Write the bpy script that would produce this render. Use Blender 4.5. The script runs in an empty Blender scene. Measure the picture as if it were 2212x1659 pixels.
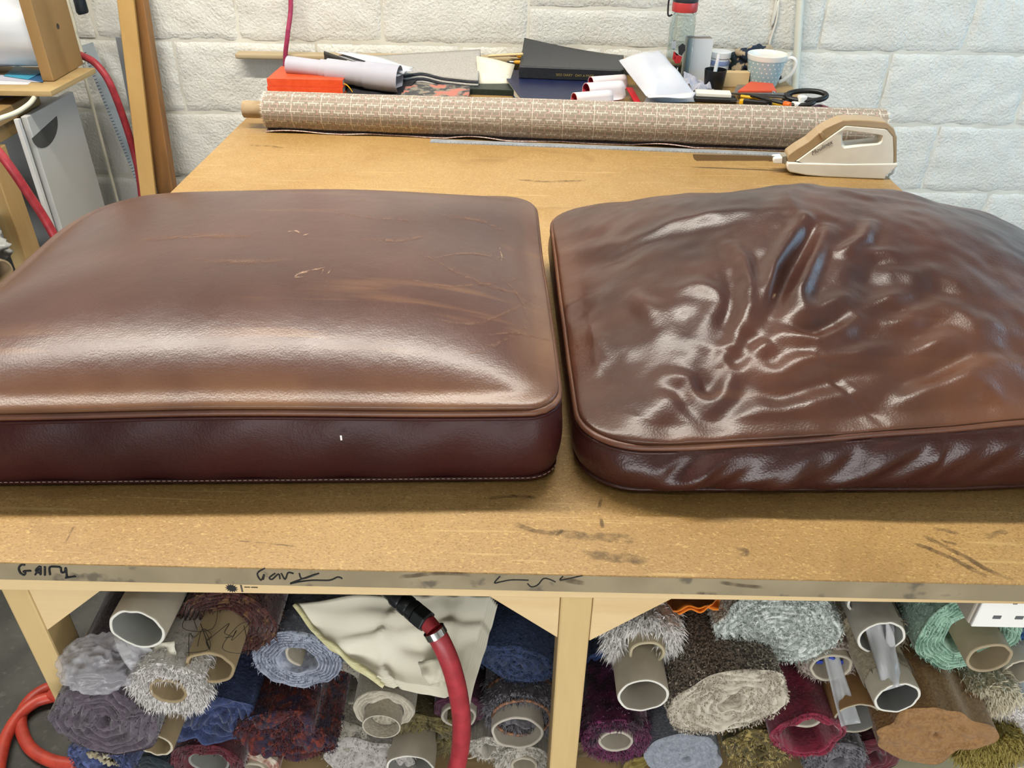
import bpy, math, random
import numpy as np
from mathutils import Vector, Matrix

# ------------------------------------------------------------------ camera, light, exposure
SC = bpy.context.scene
COL = SC.collection
F_PX, CXP, CYP = 1755.0, 1106.0, 829.5
PITCH, ROLL, YAW = math.radians(33.806), math.radians(0.848), math.radians(-0.519)
CAM_Z = 1.487
WALL_Y = 2.6915          # face of the block wall
TOP = 0.88              # cutting table surface
_cy, _sy, _cp, _sp = math.cos(YAW), math.sin(YAW), math.cos(PITCH), math.sin(PITCH)
FWD = Vector((_sy*_cp, _cy*_cp, -_sp)); _r = Vector((_cy, -_sy, 0)); _u = _r.cross(FWD)
RGT = math.cos(ROLL)*_r + math.sin(ROLL)*_u
UPV = -math.sin(ROLL)*_r + math.cos(ROLL)*_u
cam_data = bpy.data.cameras.new('camera'); cam = bpy.data.objects.new('camera', cam_data); COL.objects.link(cam)
cam_data.sensor_width = 36.0; cam_data.lens = F_PX/2212*36.0; cam_data.clip_start = 0.02
M4 = Matrix((RGT, UPV, -FWD)).transposed().to_4x4(); M4.translation = (0, 0, CAM_Z); cam.matrix_world = M4
SC.camera = cam
SC.view_settings.view_transform = 'Standard'; SC.view_settings.look = 'None'
SC.view_settings.gamma = 1.0; SC.view_settings.use_curve_mapping = False
SC.view_settings.exposure = 0.0
SC.cycles.adaptive_threshold = 0.05; SC.cycles.adaptive_min_samples = 12
SC.cycles.max_bounces = 5; SC.cycles.diffuse_bounces = 2; SC.cycles.glossy_bounces = 2; SC.cycles.transmission_bounces = 6; SC.cycles.caustics_reflective = False; SC.cycles.caustics_refractive = False

world = bpy.data.worlds.new('world'); SC.world = world; world.use_nodes = True
world.node_tree.nodes['Background'].inputs[0].default_value = (0.75, 0.87, 1.0, 1)
world.node_tree.nodes['Background'].inputs[1].default_value = 0.6

def area(name, loc, rot, sx, sy, power, col):
    d = bpy.data.lights.new(name, 'AREA'); d.shape = 'RECTANGLE'; d.size = sx; d.size_y = sy
    d.energy = power; d.color = col
    o = bpy.data.objects.new(name, d); COL.objects.link(o); o.location = loc; o.rotation_euler = rot
    return o
LAMP_WARM = (1.0, 0.94, 0.83)
# tubes of the ceiling fittings (the fittings are built with the room)
TUBES = [(-0.72, 1.42, 2.80, 2.7, 82), (-0.35, -0.75, 2.80, 1.7, 4), (-2.9, 0.8, 2.80, 1.7, 7), (2.2, -0.8, 2.80, 1.7, 1.5)]  # first hangs over the cutting table; the rest are added fill
for i, (x, y, z, l, p) in enumerate(TUBES):
    area('tube_light', (x, y, z-0.075), (0, 0, 0), l, 0.09, p, LAMP_WARM)
# daylight through the window of the right wall
area('window_light', (2.93, 1.35, 1.75), (0, math.radians(90), 0), 1.3, 1.9, 36, (0.36, 0.70, 1.0))
# fill light added behind the viewer, kept low as if under a half-raised shutter
area('front_fill_light', (0.3, -2.90, 0.50), (math.radians(90), 0, 0), 3.4, 0.95, 120, (0.98, 0.98, 0.97))

# ------------------------------------------------------------------ helpers
def pz(px, py, z):
    v = FWD + RGT*((px-CXP)/F_PX) - UPV*((py-CYP)/F_PX); t = (z-CAM_Z)/v.z
    return Vector((v.x*t, v.y*t, z))
def py_(px, py, Y):
    v = FWD + RGT*((px-CXP)/F_PX) - UPV*((py-CYP)/F_PX); t = Y/v.y
    return Vector((v.x*t, Y, CAM_Z+v.z*t))
def scale_at(P):
    return F_PX/((Vector(P)-Vector((0, 0, CAM_Z))).dot(FWD))
def lin(c):
    return c/12.92 if c <= 0.04045 else ((c+0.055)/1.055)**2.4
def rgb(h):
    if not isinstance(h, str): return tuple(h)+(1.0,)
    h = h.lstrip('#'); return tuple(lin(int(h[i:i+2], 16)/255) for i in (0, 2, 4))+(1.0,)

MATS = {}
def mat(name, c1, c2=None, rough=0.6, scale=20.0, detail=3.0, bump=0.0, bscale=60.0, metal=0.0, stretch=(1, 1, 1),
        c3=None, scale3=3.0, coat=0.0, sheen=0.0, lo=0.4, hi=0.6, lo3=0.5, hi3=0.6, trans=0.0, alpha=1.0, bdetail=2.0, spec=None, ior=None):
    if name in MATS: return MATS[name]
    m = bpy.data.materials.new(name); m.use_nodes = True; nt = m.node_tree; N = nt.nodes; L = nt.links
    b = N['Principled BSDF']; b.inputs['Roughness'].default_value = rough; b.inputs['Metallic'].default_value = metal
    b.inputs['Coat Weight'].default_value = coat; b.inputs['Sheen Weight'].default_value = sheen
    b.inputs['Transmission Weight'].default_value = trans; b.inputs['Alpha'].default_value = alpha
    if spec is not None: b.inputs['Specular IOR Level'].default_value = spec
    if ior is not None: b.inputs['IOR'].default_value = ior
    tc = N.new('ShaderNodeTexCoord'); mp = N.new('ShaderNodeMapping'); mp.inputs['Scale'].default_value = stretch
    L.new(tc.outputs['Object'], mp.inputs['Vector'])
    out = None
    def nz(s, d=4.0):
        n = N.new('ShaderNodeTexNoise'); n.inputs['Scale'].default_value = s; n.inputs['Detail'].default_value = d
        L.new(mp.outputs[0], n.inputs['Vector']); return n
    if c2 is None: b.inputs['Base Color'].default_value = rgb(c1)
    else:
        n = nz(scale, detail); r = N.new('ShaderNodeMapRange'); r.inputs[1].default_value = lo; r.inputs[2].default_value = hi
        L.new(n.outputs['Fac'], r.inputs[0]); mx = N.new('ShaderNodeMix'); mx.data_type = 'RGBA'
        mx.inputs[6].default_value = rgb(c1); mx.inputs[7].default_value = rgb(c2); L.new(r.outputs[0], mx.inputs[0]); out = mx.outputs[2]
        if c3 is not None:
            n = nz(scale3, 3.0); r = N.new('ShaderNodeMapRange'); r.inputs[1].default_value = lo3; r.inputs[2].default_value = hi3
            L.new(n.outputs['Fac'], r.inputs[0]); mx = N.new('ShaderNodeMix'); mx.data_type = 'RGBA'
            L.new(out, mx.inputs[6]); mx.inputs[7].default_value = rgb(c3); L.new(r.outputs[0], mx.inputs[0]); out = mx.outputs[2]
        L.new(out, b.inputs['Base Color'])
    if bump:
        n = nz(bscale, bdetail); bp = N.new('ShaderNodeBump'); bp.inputs['Strength'].default_value = bump; bp.inputs['Distance'].default_value = 0.004
        L.new(n.outputs['Fac'], bp.inputs['Height']); L.new(bp.outputs[0], b.inputs['Normal'])
    MATS[name] = m; return m

def wpos(o):
    v = Vector((0, 0, 0))
    while o is not None: v += o.location; o = o.parent
    return v
def thing(name, loc, label=None, cat=None, group=None):
    o = bpy.data.objects.new(name, None); COL.objects.link(o); o.location = Vector(loc); o.empty_display_size = 0.05
    if label: tag(o, label, cat, group)
    return o
def tag(o, label=None, cat=None, group=None, kind=None):
    if label: o['label'] = label
    if cat: o['category'] = cat
    if group: o['group'] = group
    if kind: o['kind'] = kind
    return o
def link(name, mesh, material, parent=None, loc=(0, 0, 0)):
    o = bpy.data.objects.new(name, mesh); COL.objects.link(o)
    if material is not None and not mesh.materials: mesh.materials.append(material)
    o.parent = parent; o.location = Vector(loc); return o

class MB:
    """vertices in world space, linked as one mesh object"""
    def __init__(s): s.v = []; s.f = []
    def add(s, vs, fs):
        k = len(s.v); s.v += [Vector(p) for p in vs]; s.f += [tuple(i+k for i in f) for f in fs]; return s
    def box(s, c, size, R=None):
        c = Vector(c); hx, hy, hz = [d/2 for d in size]
        vs = [Vector((x, y, z)) for z in (-hz, hz) for y in (-hy, hy) for x in (-hx, hx)]
        if R is not None: vs = [R @ p for p in vs]
        return s.add([c+p for p in vs], [(0, 2, 3, 1), (4, 5, 7, 6), (0, 1, 5, 4), (2, 6, 7, 3), (0, 4, 6, 2), (1, 3, 7, 5)])
    def prism(s, poly, d):
        """polygon of 3-D points pushed along d"""
        n = len(poly); a = [Vector(p) for p in poly]; d = Vector(d)
        return s.add(a+[p+d for p in a], [tuple(range(n)), tuple(range(2*n-1, n-1, -1))]+[(i, i+n, (i+1) % n+n, (i+1) % n) for i in range(n)])
    def tube(s, path, r, seg=12, caps=True, flat=1.0, closed=False):
        P = [Vector(p) for p in path]; n = len(P); rr = r if hasattr(r, '__len__') else [r]*n
        t0 = (P[1]-P[0]).normalized(); up = Vector((0, 0, 1)) if abs(t0.z) < 0.9 else Vector((0, 1, 0))
        a = t0.cross(up).normalized(); k = len(s.v); vs = []
        for i in range(n):
            if closed: t = (P[(i+1) % n]-P[i-1])
            else: t = P[min(i+1, n-1)]-P[max(i-1, 0)]
            t.normalize(); a = (a-t*a.dot(t)).normalized(); b = t.cross(a)
            for j in range(seg):
                q = 2*math.pi*j/seg; vs.append(P[i]+rr[i]*(a*math.cos(q)+b*math.sin(q)*flat))
        fs = []
        for i in range(n if closed else n-1):
            i2 = (i+1) % n
            for j in range(seg): fs.append((i*seg+j, i*seg+(j+1) % seg, i2*seg+(j+1) % seg, i2*seg+j))
        if caps and not closed: fs += [tuple(range(seg-1, -1, -1)), tuple(range((n-1)*seg, n*seg))]
        return s.add(vs, fs)
    def lathe(s, prof, o, ax, seg=24, close=False):
        """profile [(radius, height)] turned about axis ax through o"""
        ax = Vector(ax).normalized(); o = Vector(o); up = Vector((0, 0, 1)) if abs(ax.z) < 0.9 else Vector((1, 0, 0))
        a = ax.cross(up).normalized(); b = ax.cross(a); vs = []; n = len(prof)
        for r, h in prof:
            for j in range(seg):
                q = 2*math.pi*j/seg; vs.append(o+ax*h+r*(a*math.cos(q)+b*math.sin(q)))
        fs = [(i*seg+j, i*seg+(j+1) % seg, (i+1)*seg+(j+1) % seg, (i+1)*seg+j) for i in range(n-1) for j in range(seg)]
        if close: fs += [((n-1)*seg+j, (n-1)*seg+(j+1) % seg, (j+1) % seg, j) for j in range(seg)]
        else:
            if prof[0][0] > 1e-6: fs.append(tuple(range(seg)))
            if prof[-1][0] > 1e-6: fs.append(tuple(range(n*seg-1, (n-1)*seg-1, -1)))
        return s.add(vs, fs)
    def grid(s, fn, nu, nv, wrap_u=False):
        vs = [fn(i/(nu if wrap_u else nu-1), j/(nv-1)) for j in range(nv) for i in range(nu)]
        fs = [(j*nu+i, j*nu+(i+1) % nu, (j+1)*nu+(i+1) % nu, (j+1)*nu+i) for j in range(nv-1) for i in range(nu if wrap_u else nu-1)]
        return s.add(vs, fs)
    def build(s, name, material, parent=None, smooth=False, origin=None, bevel=0.0, solid=0.0, sub=0, angle=40, bseg=2):
        if parent is not None: o0 = wpos(parent)
        elif origin is not None: o0 = Vector(origin)
        else:
            xs = [p.x for p in s.v]; ys = [p.y for p in s.v]; zs = [p.z for p in s.v]
            o0 = Vector(((min(xs)+max(xs))/2, (min(ys)+max(ys))/2, min(zs)))
        me = bpy.data.meshes.new(name); me.from_pydata([tuple(p-o0) for p in s.v], [], s.f); me.validate(); me.update()
        import bmesh
        bm = bmesh.new(); bm.from_mesh(me); bmesh.ops.recalc_face_normals(bm, faces=bm.faces); bm.to_mesh(me); bm.free()
        if smooth:
            me.polygons.foreach_set('use_smooth', [True]*len(me.polygons))
            if smooth == 'auto': me.set_sharp_from_angle(angle=math.radians(angle))
        o = link(name, me, material, parent, (0, 0, 0) if parent is not None else o0)
        if bevel:
            md = o.modifiers.new('bevel', 'BEVEL'); md.width = bevel; md.segments = bseg; md.limit_method = 'ANGLE'
        if solid:
            md = o.modifiers.new('solid', 'SOLIDIFY'); md.thickness = solid; md.offset = 0
        if sub:
            md = o.modifiers.new('sub', 'SUBSURF'); md.levels = sub; md.render_levels = sub
        return o
def np_mesh(name, V, Fq, material, parent, smooth=True):
    """numpy vertices (world) and quads"""
    o0 = np.array(wpos(parent)) if parent is not None else np.zeros(3)
    me = bpy.data.meshes.new(name); me.from_pydata((V-o0).tolist(), [], Fq.tolist() if hasattr(Fq, 'tolist') else Fq); me.update()
    if smooth: me.polygons.foreach_set('use_smooth', [True]*len(me.polygons))
    return link(name, me, material, parent)
def ring_quads(nr, nt, close=True):
    i = np.arange(nr-1)[:, None]; j = np.arange(nt if close else nt-1)[None, :]; j2 = (j+1) % nt
    return np.stack([i*nt+j, i*nt+j2, (i+1)*nt+j2, (i+1)*nt+j], -1).reshape(-1, 4)
def smooth_path(pts, n=8):
    """Catmull-Rom through 3-D points"""
    P = [Vector(p) for p in pts]; out = []
    for i in range(len(P)-1):
        a, b, c, d = P[max(i-1, 0)], P[i], P[i+1], P[min(i+2, len(P)-1)]
        for k in range(n):
            t = k/n; out.append(0.5*((2*b)+(c-a)*t+(2*a-5*b+4*c-d)*t*t+(3*b-a-3*c+d)*t**3))
    out.append(P[-1]); return out
class SN:
    """cheap smooth noise from random sine waves, numpy"""
    def __init__(s, seed, n=24, fmin=1.0, fmax=4.0, dim=2, power=1.0):
        g = np.random.default_rng(seed); f = np.exp(g.uniform(np.log(fmin), np.log(fmax), n)); d = g.normal(size=(n, dim)); d /= np.linalg.norm(d, axis=1)[:, None]
        s.k = d*f[:, None]*2*np.pi; s.p = g.uniform(0, 6.28, n); s.a = f**-power; s.a /= np.sqrt((s.a**2).sum()/2)
    def __call__(s, *X):
        X = np.stack([np.asarray(x, float) for x in X], -1); return (np.sin(X@s.k.T+s.p)*s.a).sum(-1)
def text_mesh(txt, size, font_shear=0.0, depth=0.0002):
    c = bpy.data.curves.new('txt', 'FONT'); c.body = txt; c.size = size; c.shear = font_shear; c.extrude = depth; c.align_x = 'LEFT'
    o = bpy.data.objects.new('txt', c); COL.objects.link(o); bpy.context.view_layer.update()
    me = bpy.data.meshes.new_from_object(o.evaluated_get(bpy.context.evaluated_depsgraph_get()))
    bpy.data.objects.remove(o); bpy.data.curves.remove(c); return me
def put_text(name, txt, size, o, ux, uy, material, parent, shear=0.0, depth=0.0002):
    me = text_mesh(txt, size, shear, depth); ux = Vector(ux).normalized(); uy = Vector(uy).normalized(); uz = ux.cross(uy); o0 = wpos(parent)
    for v in me.vertices: v.co = Vector(o)+ux*v.co.x+uy*v.co.y+uz*v.co.z-o0
    me.materials.clear(); return link(name, me, material, parent)

# ------------------------------------------------------------------ the room
RX0, RX1, RY0 , RZ = -3.6, 3.0, -3.0, 2.9
mat_paint = mat('painted_block', '#e4e3dc', '#dcdad2', rough=0.55, scale=6, bump=1.0, bscale=110, bdetail=3)
mat_joint = mat('painted_mortar', '#e2dfd3', '#d3cfc2', rough=0.6, scale=8, bump=0.3, bscale=40)
mat_ceiling = mat('ceiling_paint', '#b9b8b2', rough=0.8)
mat_floor = mat('concrete_floor', '#4d4d49', '#3c3d3a', rough=0.75, scale=9, c3='#5d5c57', scale3=60, lo3=0.6, hi3=0.75, bump=0.3, bscale=120)
floor = tag(MB().box(((RX0+RX1)/2, (RY0+WALL_Y)/2, -0.05), (RX1-RX0, WALL_Y-RY0+0.3, 0.1)).build('floor', mat_floor, origin=(0, 0, 0)), kind='structure')
tag(MB().box(((RX0+RX1)/2, (RY0+WALL_Y)/2, RZ+0.05), (RX1-RX0+0.4, WALL_Y-RY0+0.6, 0.1)).build('ceiling', mat_ceiling, origin=(0, 0, RZ)), kind='structure')
tag(MB().box((RX0-0.06, (RY0+WALL_Y)/2, RZ/2), (0.12, WALL_Y-RY0+0.3, RZ)).build('wall_left', mat_paint, origin=(RX0, 0, 0)), kind='structure')
wf = MB(); dx0, dx1, dz1 = -1.5, 2.1, 1.05  # opening sized to suit the added low fill light
wf.box(((RX0+dx0)/2, RY0-0.06, RZ/2), (dx0-RX0, 0.12, RZ)); wf.box(((RX1+dx1)/2, RY0-0.06, RZ/2), (RX1-dx1, 0.12, RZ)); wf.box(((dx0+dx1)/2, RY0-0.06, (RZ+dz1)/2), (dx1-dx0, 0.12, RZ-dz1))
tag(wf.build('wall_front', mat_paint, origin=(0, RY0, 0)), kind='structure')
# right wall with a window opening
wy0, wy1, wz0, wz1 = 0.4, 2.3, 1.05, 2.35
wr = MB(); xw = RX1+0.06
wr.box((xw, (RY0+wy0)/2, RZ/2), (0.12, wy0-RY0, RZ)); wr.box((xw, (wy1+WALL_Y+0.15)/2, RZ/2), (0.12, WALL_Y+0.15-wy1, RZ))
wr.box((xw, (wy0+wy1)/2, wz0/2), (0.12, wy1-wy0, wz0)); wr.box((xw, (wy0+wy1)/2, (wz1+RZ)/2), (0.12, wy1-wy0, RZ-wz1))
tag(wr.build('wall_right', mat_paint, origin=(RX1, 0, 0)), kind='structure')
mat_upvc = mat('white_window_frame', '#eef0f0', rough=0.35)
mat_glass = mat('window_glass', '#ffffff', rough=0.02, trans=1.0, ior=1.05)
win = thing('window_1', (RX1, (wy0+wy1)/2, wz0)); tag(win, kind='structure')
fr = MB(); 
for y in (wy0+0.03, (wy0+wy1)/2, wy1-0.03): fr.box((xw, y, (wz0+wz1)/2), (0.07, 0.06, wz1-wz0))
for z in (wz0+0.03, wz1-0.03): fr.box((xw, (wy0+wy1)/2, z), (0.068, wy1-wy0, 0.06))
fr.build('window_frame', mat_upvc, win, bevel=0.004)
for k in (0, 1):
    ya = wy0+0.06+k*(wy1-wy0)/2; MB().box((xw, ya+(wy1-wy0)/4-0.045, (wz0+wz1)/2), (0.006, (wy1-wy0)/2-0.09, wz1-wz0-0.12)).build('pane', mat_glass, win)
# ceiling fittings
mat_tube = bpy.data.materials.new('lit_tube'); mat_tube.use_nodes = True
_b = mat_tube.node_tree.nodes['Principled BSDF']; _b.inputs['Emission Color'].default_value = LAMP_WARM+(1,); _b.inputs['Emission Strength'].default_value = 6.0
mat_batten_white = mat('white_enamel', '#e9e9e6', rough=0.4)
mat_tube.cycles.emission_sampling = 'NONE'
place_word = ['over the cutting table', 'behind the viewer as added fill', 'over the left side desk as added fill', 'by the right wall as added fill']
for i, (x, y, z, l, p) in enumerate(TUBES):
    t = thing('ceiling_light', (x, y, RZ), 'white fluorescent batten light on the ceiling '+place_word[i], 'ceiling light', 'ceiling tube lights')
    MB().box((x, y, RZ-0.035), (l, 0.11, 0.07)).build('housing', mat_batten_white, t, bevel=0.006)
    for s in (-1, 1): MB().tube([(x-l/2+0.03, y+s*0.03, z+0.005), (x+l/2-0.03, y+s*0.03, z+0.005)], 0.013, 10).build('tube', mat_tube, t, smooth='auto')

# block wall: recessed mortar body and every block in view as a piece of its own
HB = 0.222; ROW_Z = 0.953
wall = tag(MB().box(((RX0+RX1)/2, WALL_Y+0.0045+0.1, RZ/2), (RX1-RX0+0.3, 0.2, RZ)).build('wall_back', mat_joint, origin=(0, WALL_Y+0.1, 0)), kind='structure')
def block_mesh(w, h, seed, rough=0.0013):
    nu, nv = max(6, int(w/0.011)), max(5, int(h/0.011)); n1 = SN(seed, 30, 8, 45, 2, 0.8); n2 = SN(seed+50, 10, 1.5, 5, 2, 1.0)
    u = np.linspace(-w/2, w/2, nu); v = np.linspace(-h/2, h/2, nv); U, Vv = np.meshgrid(u, v)
    e = np.minimum(np.minimum(U+w/2, w/2-U), np.minimum(Vv+h/2, h/2-Vv)) + 0.0015*n2(U*3, Vv*3)
    drop = 0.0048*np.clip(1-e/0.008, 0, 1)**2
    y = drop - 0.75*rough*n1(U, Vv) - 0.0005*n2(U, Vv)
    V = np.stack([U, y, Vv], -1).reshape(-1, 3)
    q = ring_quads(nv, nu, close=False)
    me = bpy.data.meshes.new('block'); me.from_pydata(V.tolist(), [], q.tolist()); me.update(); me.polygons.foreach_set('use_smooth', [True]*len(me.polygons))
    return me
full = [block_mesh(0.443, HB-0.008, 100+k) for k in range(7)]
half = [block_mesh(0.443, HB/2-0.008, 200+k, 0.0004) for k in range(4)]
rb = random.Random(4)
for row in range(-5, 5):
    z = ROW_Z+HB*row+HB/2
    off = [0.91, 1.145][row % 2]
    for k in range(-8, 5):
        x = off+0.45*k-0.225
        if not (-2.75 < x < 2.75) or z < 0.1: continue
        if row in (0, 1) and -0.05 < x < 0.45:
            for s in (-1, 1): link('block', half[rb.randrange(4)], mat_paint, wall, (x, -0.1, z+s*HB/4))
        else:
            o = link('block', full[rb.randrange(7)], mat_paint, wall, (x, -0.1+rb.uniform(-0.001, 0.001), z))

# ------------------------------------------------------------------ cutting table
TYAW = 0.0; TC, TS = math.cos(TYAW), math.sin(TYAW)
def tb(x, y, z): return Vector((0.044+x*TC-y*TS, 0.568+x*TS+y*TC, z))
RT = Matrix.Rotation(TYAW, 3, 'Z')
def tbox(x0, x1, y0, y1, z0, z1): return MB().box(tb((x0+x1)/2, (y0+y1)/2, (z0+z1)/2), (x1-x0, y1-y0, z1-z0), RT)
TX0, TX1, TY1 = -0.7615, 0.7615, 2.09

def board_material():
    m = bpy.data.materials.new('hardboard_top'); m.use_nodes = True; nt = m.node_tree; N = nt.nodes; L = nt.links; b = N['Principled BSDF']
    tc = N.new('ShaderNodeTexCoord')
    def noise(scale, detail=4, st=(1, 1, 1), rot=0, dist=0.0):
        mp = N.new('ShaderNodeMapping'); mp.inputs['Scale'].default_value = st; mp.inputs['Rotation'].default_value = (0, 0, rot); L.new(tc.outputs['Object'], mp.inputs[0])
        n = N.new('ShaderNodeTexNoise'); n.inputs['Scale'].default_value = scale; n.inputs['Detail'].default_value = detail; n.inputs['Distortion'].default_value = dist; L.new(mp.outputs[0], n.inputs[0]); return n.outputs['Fac']
    def rng(x, a, bb, c=0., d=1.):
        r = N.new('ShaderNodeMapRange'); r.inputs[1].default_value = a; r.inputs[2].default_value = bb; r.inputs[3].default_value = c; r.inputs[4].default_value = d; L.new(x, r.inputs[0]); return r.outputs[0]
    def mix(f, a, c):
        x = N.new('ShaderNodeMix'); x.data_type = 'RGBA'; L.new(f, x.inputs[0])
        if isinstance(a, str): x.inputs[6].default_value = rgb(a)
        else: L.new(a, x.inputs[6])
        x.inputs[7].default_value = rgb(c); return x.outputs[2]
    c = mix(rng(noise(3, 4), .38, .62), '#ac8a57', '#9f7c49')
    c = mix(rng(noise(380, 2, (1, 1.6, 1)), .50, .72, 0, .75), c, '#7d5c2c')
    c = mix(rng(noise(230, 2, (1, 2.0, 1), 0.5, 0.5), .60, .68, 0, .75), c, '#c4a468')
    c = mix(rng(noise(6, 3, dist=1.0), .60, .72, 0, .35), c, '#785626')
    for i, (rot, sc) in enumerate(((0.35, 9), (-0.6, 10), (1.2, 12), (0.05, 8), (2.1, 11))):
        w = noise(sc*4.5, 2, (0.10, 2.6, 1), rot, 0.25)
        c = mix(rng(w, .71, .74, 0, .5), c, '#c0a36c')
    L.new(c, b.inputs['Base Color']); b.inputs['Roughness'].default_value = 0.42
    L.new(rng(noise(12, 3), .3, .7, .34, .5), b.inputs['Roughness'])
    bp = N.new('ShaderNodeBump'); bp.inputs['Strength'].default_value = .15; bp.inputs['Distance'].default_value = .002; L.new(noise(300, 2), bp.inputs['Height']); L.new(bp.outputs[0], b.inputs['Normal'])
    return m
mat_board = board_material()
mat_board_edge = mat('board_edge', '#9a8c70', '#8c7f65', rough=0.85, scale=14, c3='#6a6050', scale3=35, lo3=.62, hi3=.7)
def wood(name, c1, c2, rough=0.55, axis='x', dens=22, knots=True):
    """sawn softwood with growth lines along one axis"""
    m = bpy.data.materials.new(name); m.use_nodes = True; nt = m.node_tree; N = nt.nodes; L = nt.links; b = N['Principled BSDF']; b.inputs['Roughness'].default_value = rough
    tc = N.new('ShaderNodeTexCoord'); mp = N.new('ShaderNodeMapping'); st = {'x': (.12, 1, 1), 'y': (1, .12, 1), 'z': (1, 1, .12)}[axis]; mp.inputs['Scale'].default_value = st; L.new(tc.outputs['Object'], mp.inputs[0])
    n = N.new('ShaderNodeTexNoise'); n.inputs['Scale'].default_value = 5; n.inputs['Detail'].default_value = 3; L.new(mp.outputs[0], n.inputs[0])
    ml = N.new('ShaderNodeMath'); ml.operation = 'MULTIPLY'; ml.inputs[1].default_value = dens; L.new(n.outputs['Fac'], ml.inputs[0])
    s = N.new('ShaderNodeMath'); s.operation = 'SINE'; L.new(ml.outputs[0], s.inputs[0])
    r = N.new('ShaderNodeMapRange'); r.inputs[1].default_value = -.2; r.inputs[2].default_value = 1.0; L.new(s.outputs[0], r.inputs[0])
    n2 = N.new('ShaderNodeTexNoise'); n2.inputs['Scale'].default_value = 160; n2.inputs['Detail'].default_value = 2; L.new(mp.outputs[0], n2.inputs[0])
    ad = N.new('ShaderNodeMath'); ad.operation = 'MULTIPLY_ADD'; ad.inputs[1].default_value = .5; L.new(n2.outputs['Fac'], ad.inputs[0]); L.new(r.outputs[0], ad.inputs[2])
    mx = N.new('ShaderNodeMix'); mx.data_type = 'RGBA'; mx.inputs[6].default_value = rgb(c1); mx.inputs[7].default_value = rgb(c2); 
    r2 = N.new('ShaderNodeMapRange'); r2.inputs[1].default_value = .2; r2.inputs[2].default_value = 1.5; L.new(ad.outputs[0], r2.inputs[0]); L.new(r2.outputs[0], mx.inputs[0]); L.new(mx.outputs[2], b.inputs['Base Color'])
    bp = N.new('ShaderNodeBump'); bp.inputs['Strength'].default_value = .12; bp.inputs['Distance'].default_value = .001; L.new(n2.outputs['Fac'], bp.inputs['Height']); L.new(bp.outputs[0], b.inputs['Normal'])
    MATS[name] = m; return m
pine_x = wood('pine_across', '#dec292', '#c6a570', axis='x'); pine_z = wood('pine_upright', '#cfb37e', '#b48f58', axis='z'); pine_y = wood('pine_lengthwise', '#d0b27e', '#b48e57', axis='y')
table = thing('cutting_table', tb(0, TY1/2, 0), 'large hardboard-topped cutting table on pine legs carrying the leather cushions', 'table')
tcore = tbox(TX0, TX1, 0, TY1, TOP-0.026, TOP-0.0015).build('tabletop_core', mat_board_edge, table, bevel=0.0012)
ttop = tbox(TX0, TX1, -0.0003, TY1, TOP-0.0016, TOP).build('tabletop', mat_board, table)
frail = MB().prism([tb(TX0+.02, .001, TOP-.0262), tb(TX1-.02, .0165, TOP-.0262), tb(TX1-.02, .046, TOP-.0262), tb(TX0+.02, .046, TOP-.0262)], (0, 0, -.0185)).build('front_rail', pine_x, table, bevel=0.0015)
tbox(TX0+0.02, TX1-0.02, TY1-0.05, TY1-0.004, TOP-0.096, TOP-0.0262).build('back_rail', pine_x, table, bevel=0.002)
for x in (TX0+0.02, TX1-0.065): tbox(x, x+0.045, 0.046, TY1-0.05, TOP-0.096, TOP-0.0262).build('side_rail', pine_y, table, bevel=0.002)
LEGS = [(py_(0, 1281, 0.600).x-0.044+0.002, py_(62, 1281, 0.600).x-0.044), (py_(1211, 1290, 0.587).x-0.044, py_(1281, 1291, 0.587).x-0.044)]
LEGS.append((TX1-0.07, TX1-0.025))
legz = TOP-0.0449
SHELF_Z = 0.325
for li_, (a, b_) in enumerate(LEGS):
    tbox(a, b_, *((0.032, 0.076) if li_ == 0 else (0.018, 0.064)), 0.0, legz-0.0002).build('leg', pine_z, table, bevel=0.0025)
    tbox(a, b_, TY1-0.12, TY1-0.05, 0.0, TOP-0.097).build('leg', pine_z, table, bevel=0.0025)
for a, d, s in ((LEGS[0][1], 0.116, 1), (LEGS[1][0], 0.088, -1), (LEGS[1][1], 0.093, 1), (LEGS[2][0], 0.09, -1)):
    a += s*0.0004
    fy = 0.033 if a < -0.4 else 0.019
    MB().prism([tb(a, fy, legz-0.0004), tb(a+s*d, fy, legz-0.0004), tb(a, fy, legz-d*0.86)], tb(0, 0.042, 0)-tb(0, 0, 0)).build('corner_brace', pine_x, table, bevel=0.0012)
tbox(LEGS[0][1]+0.001, TX1-0.071, 0.092, TY1-0.2, SHELF_Z-0.018, SHELF_Z).build('lower_shelf', pine_x, table)
# handwriting along the front edge of the board
ink = mat('black_marker', '#17161a', rough=0.6)
def strokes(lines, ox, oy, sc, r, name, faint=False):
    mb = MB()
    for ln in lines:
        pts = []
        for (a, b_) in ln:
            q = py_(ox+a/sc, oy+b_/sc, 0.568); q = py_(ox+a/sc, oy+b_/sc, 0.5675+ (q.x-0.044)*math.tan(TYAW)); pts.append(q)
        mb.tube(smooth_path(pts, 4), r, 6, flat=0.25 if False else 1.0)
    return mb.build(name, ink, tcore, smooth=True)
strokes([[(188, 142), (165, 137), (142, 160), (150, 195), (178, 215), (190, 200), (178, 187), (232, 183)], [(265, 212), (302, 150), (268, 180), (300, 200), (303, 150), (304, 212)], [(335, 152), (336, 216)], [(375, 212), (374, 156), (452, 155)], [(455, 158), (460, 194), (484, 192), (492, 160), (500, 236)], [(565, 225), (490, 236)]], 0, 1180, 3.463, 0.0011, 'handwriting')
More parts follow.
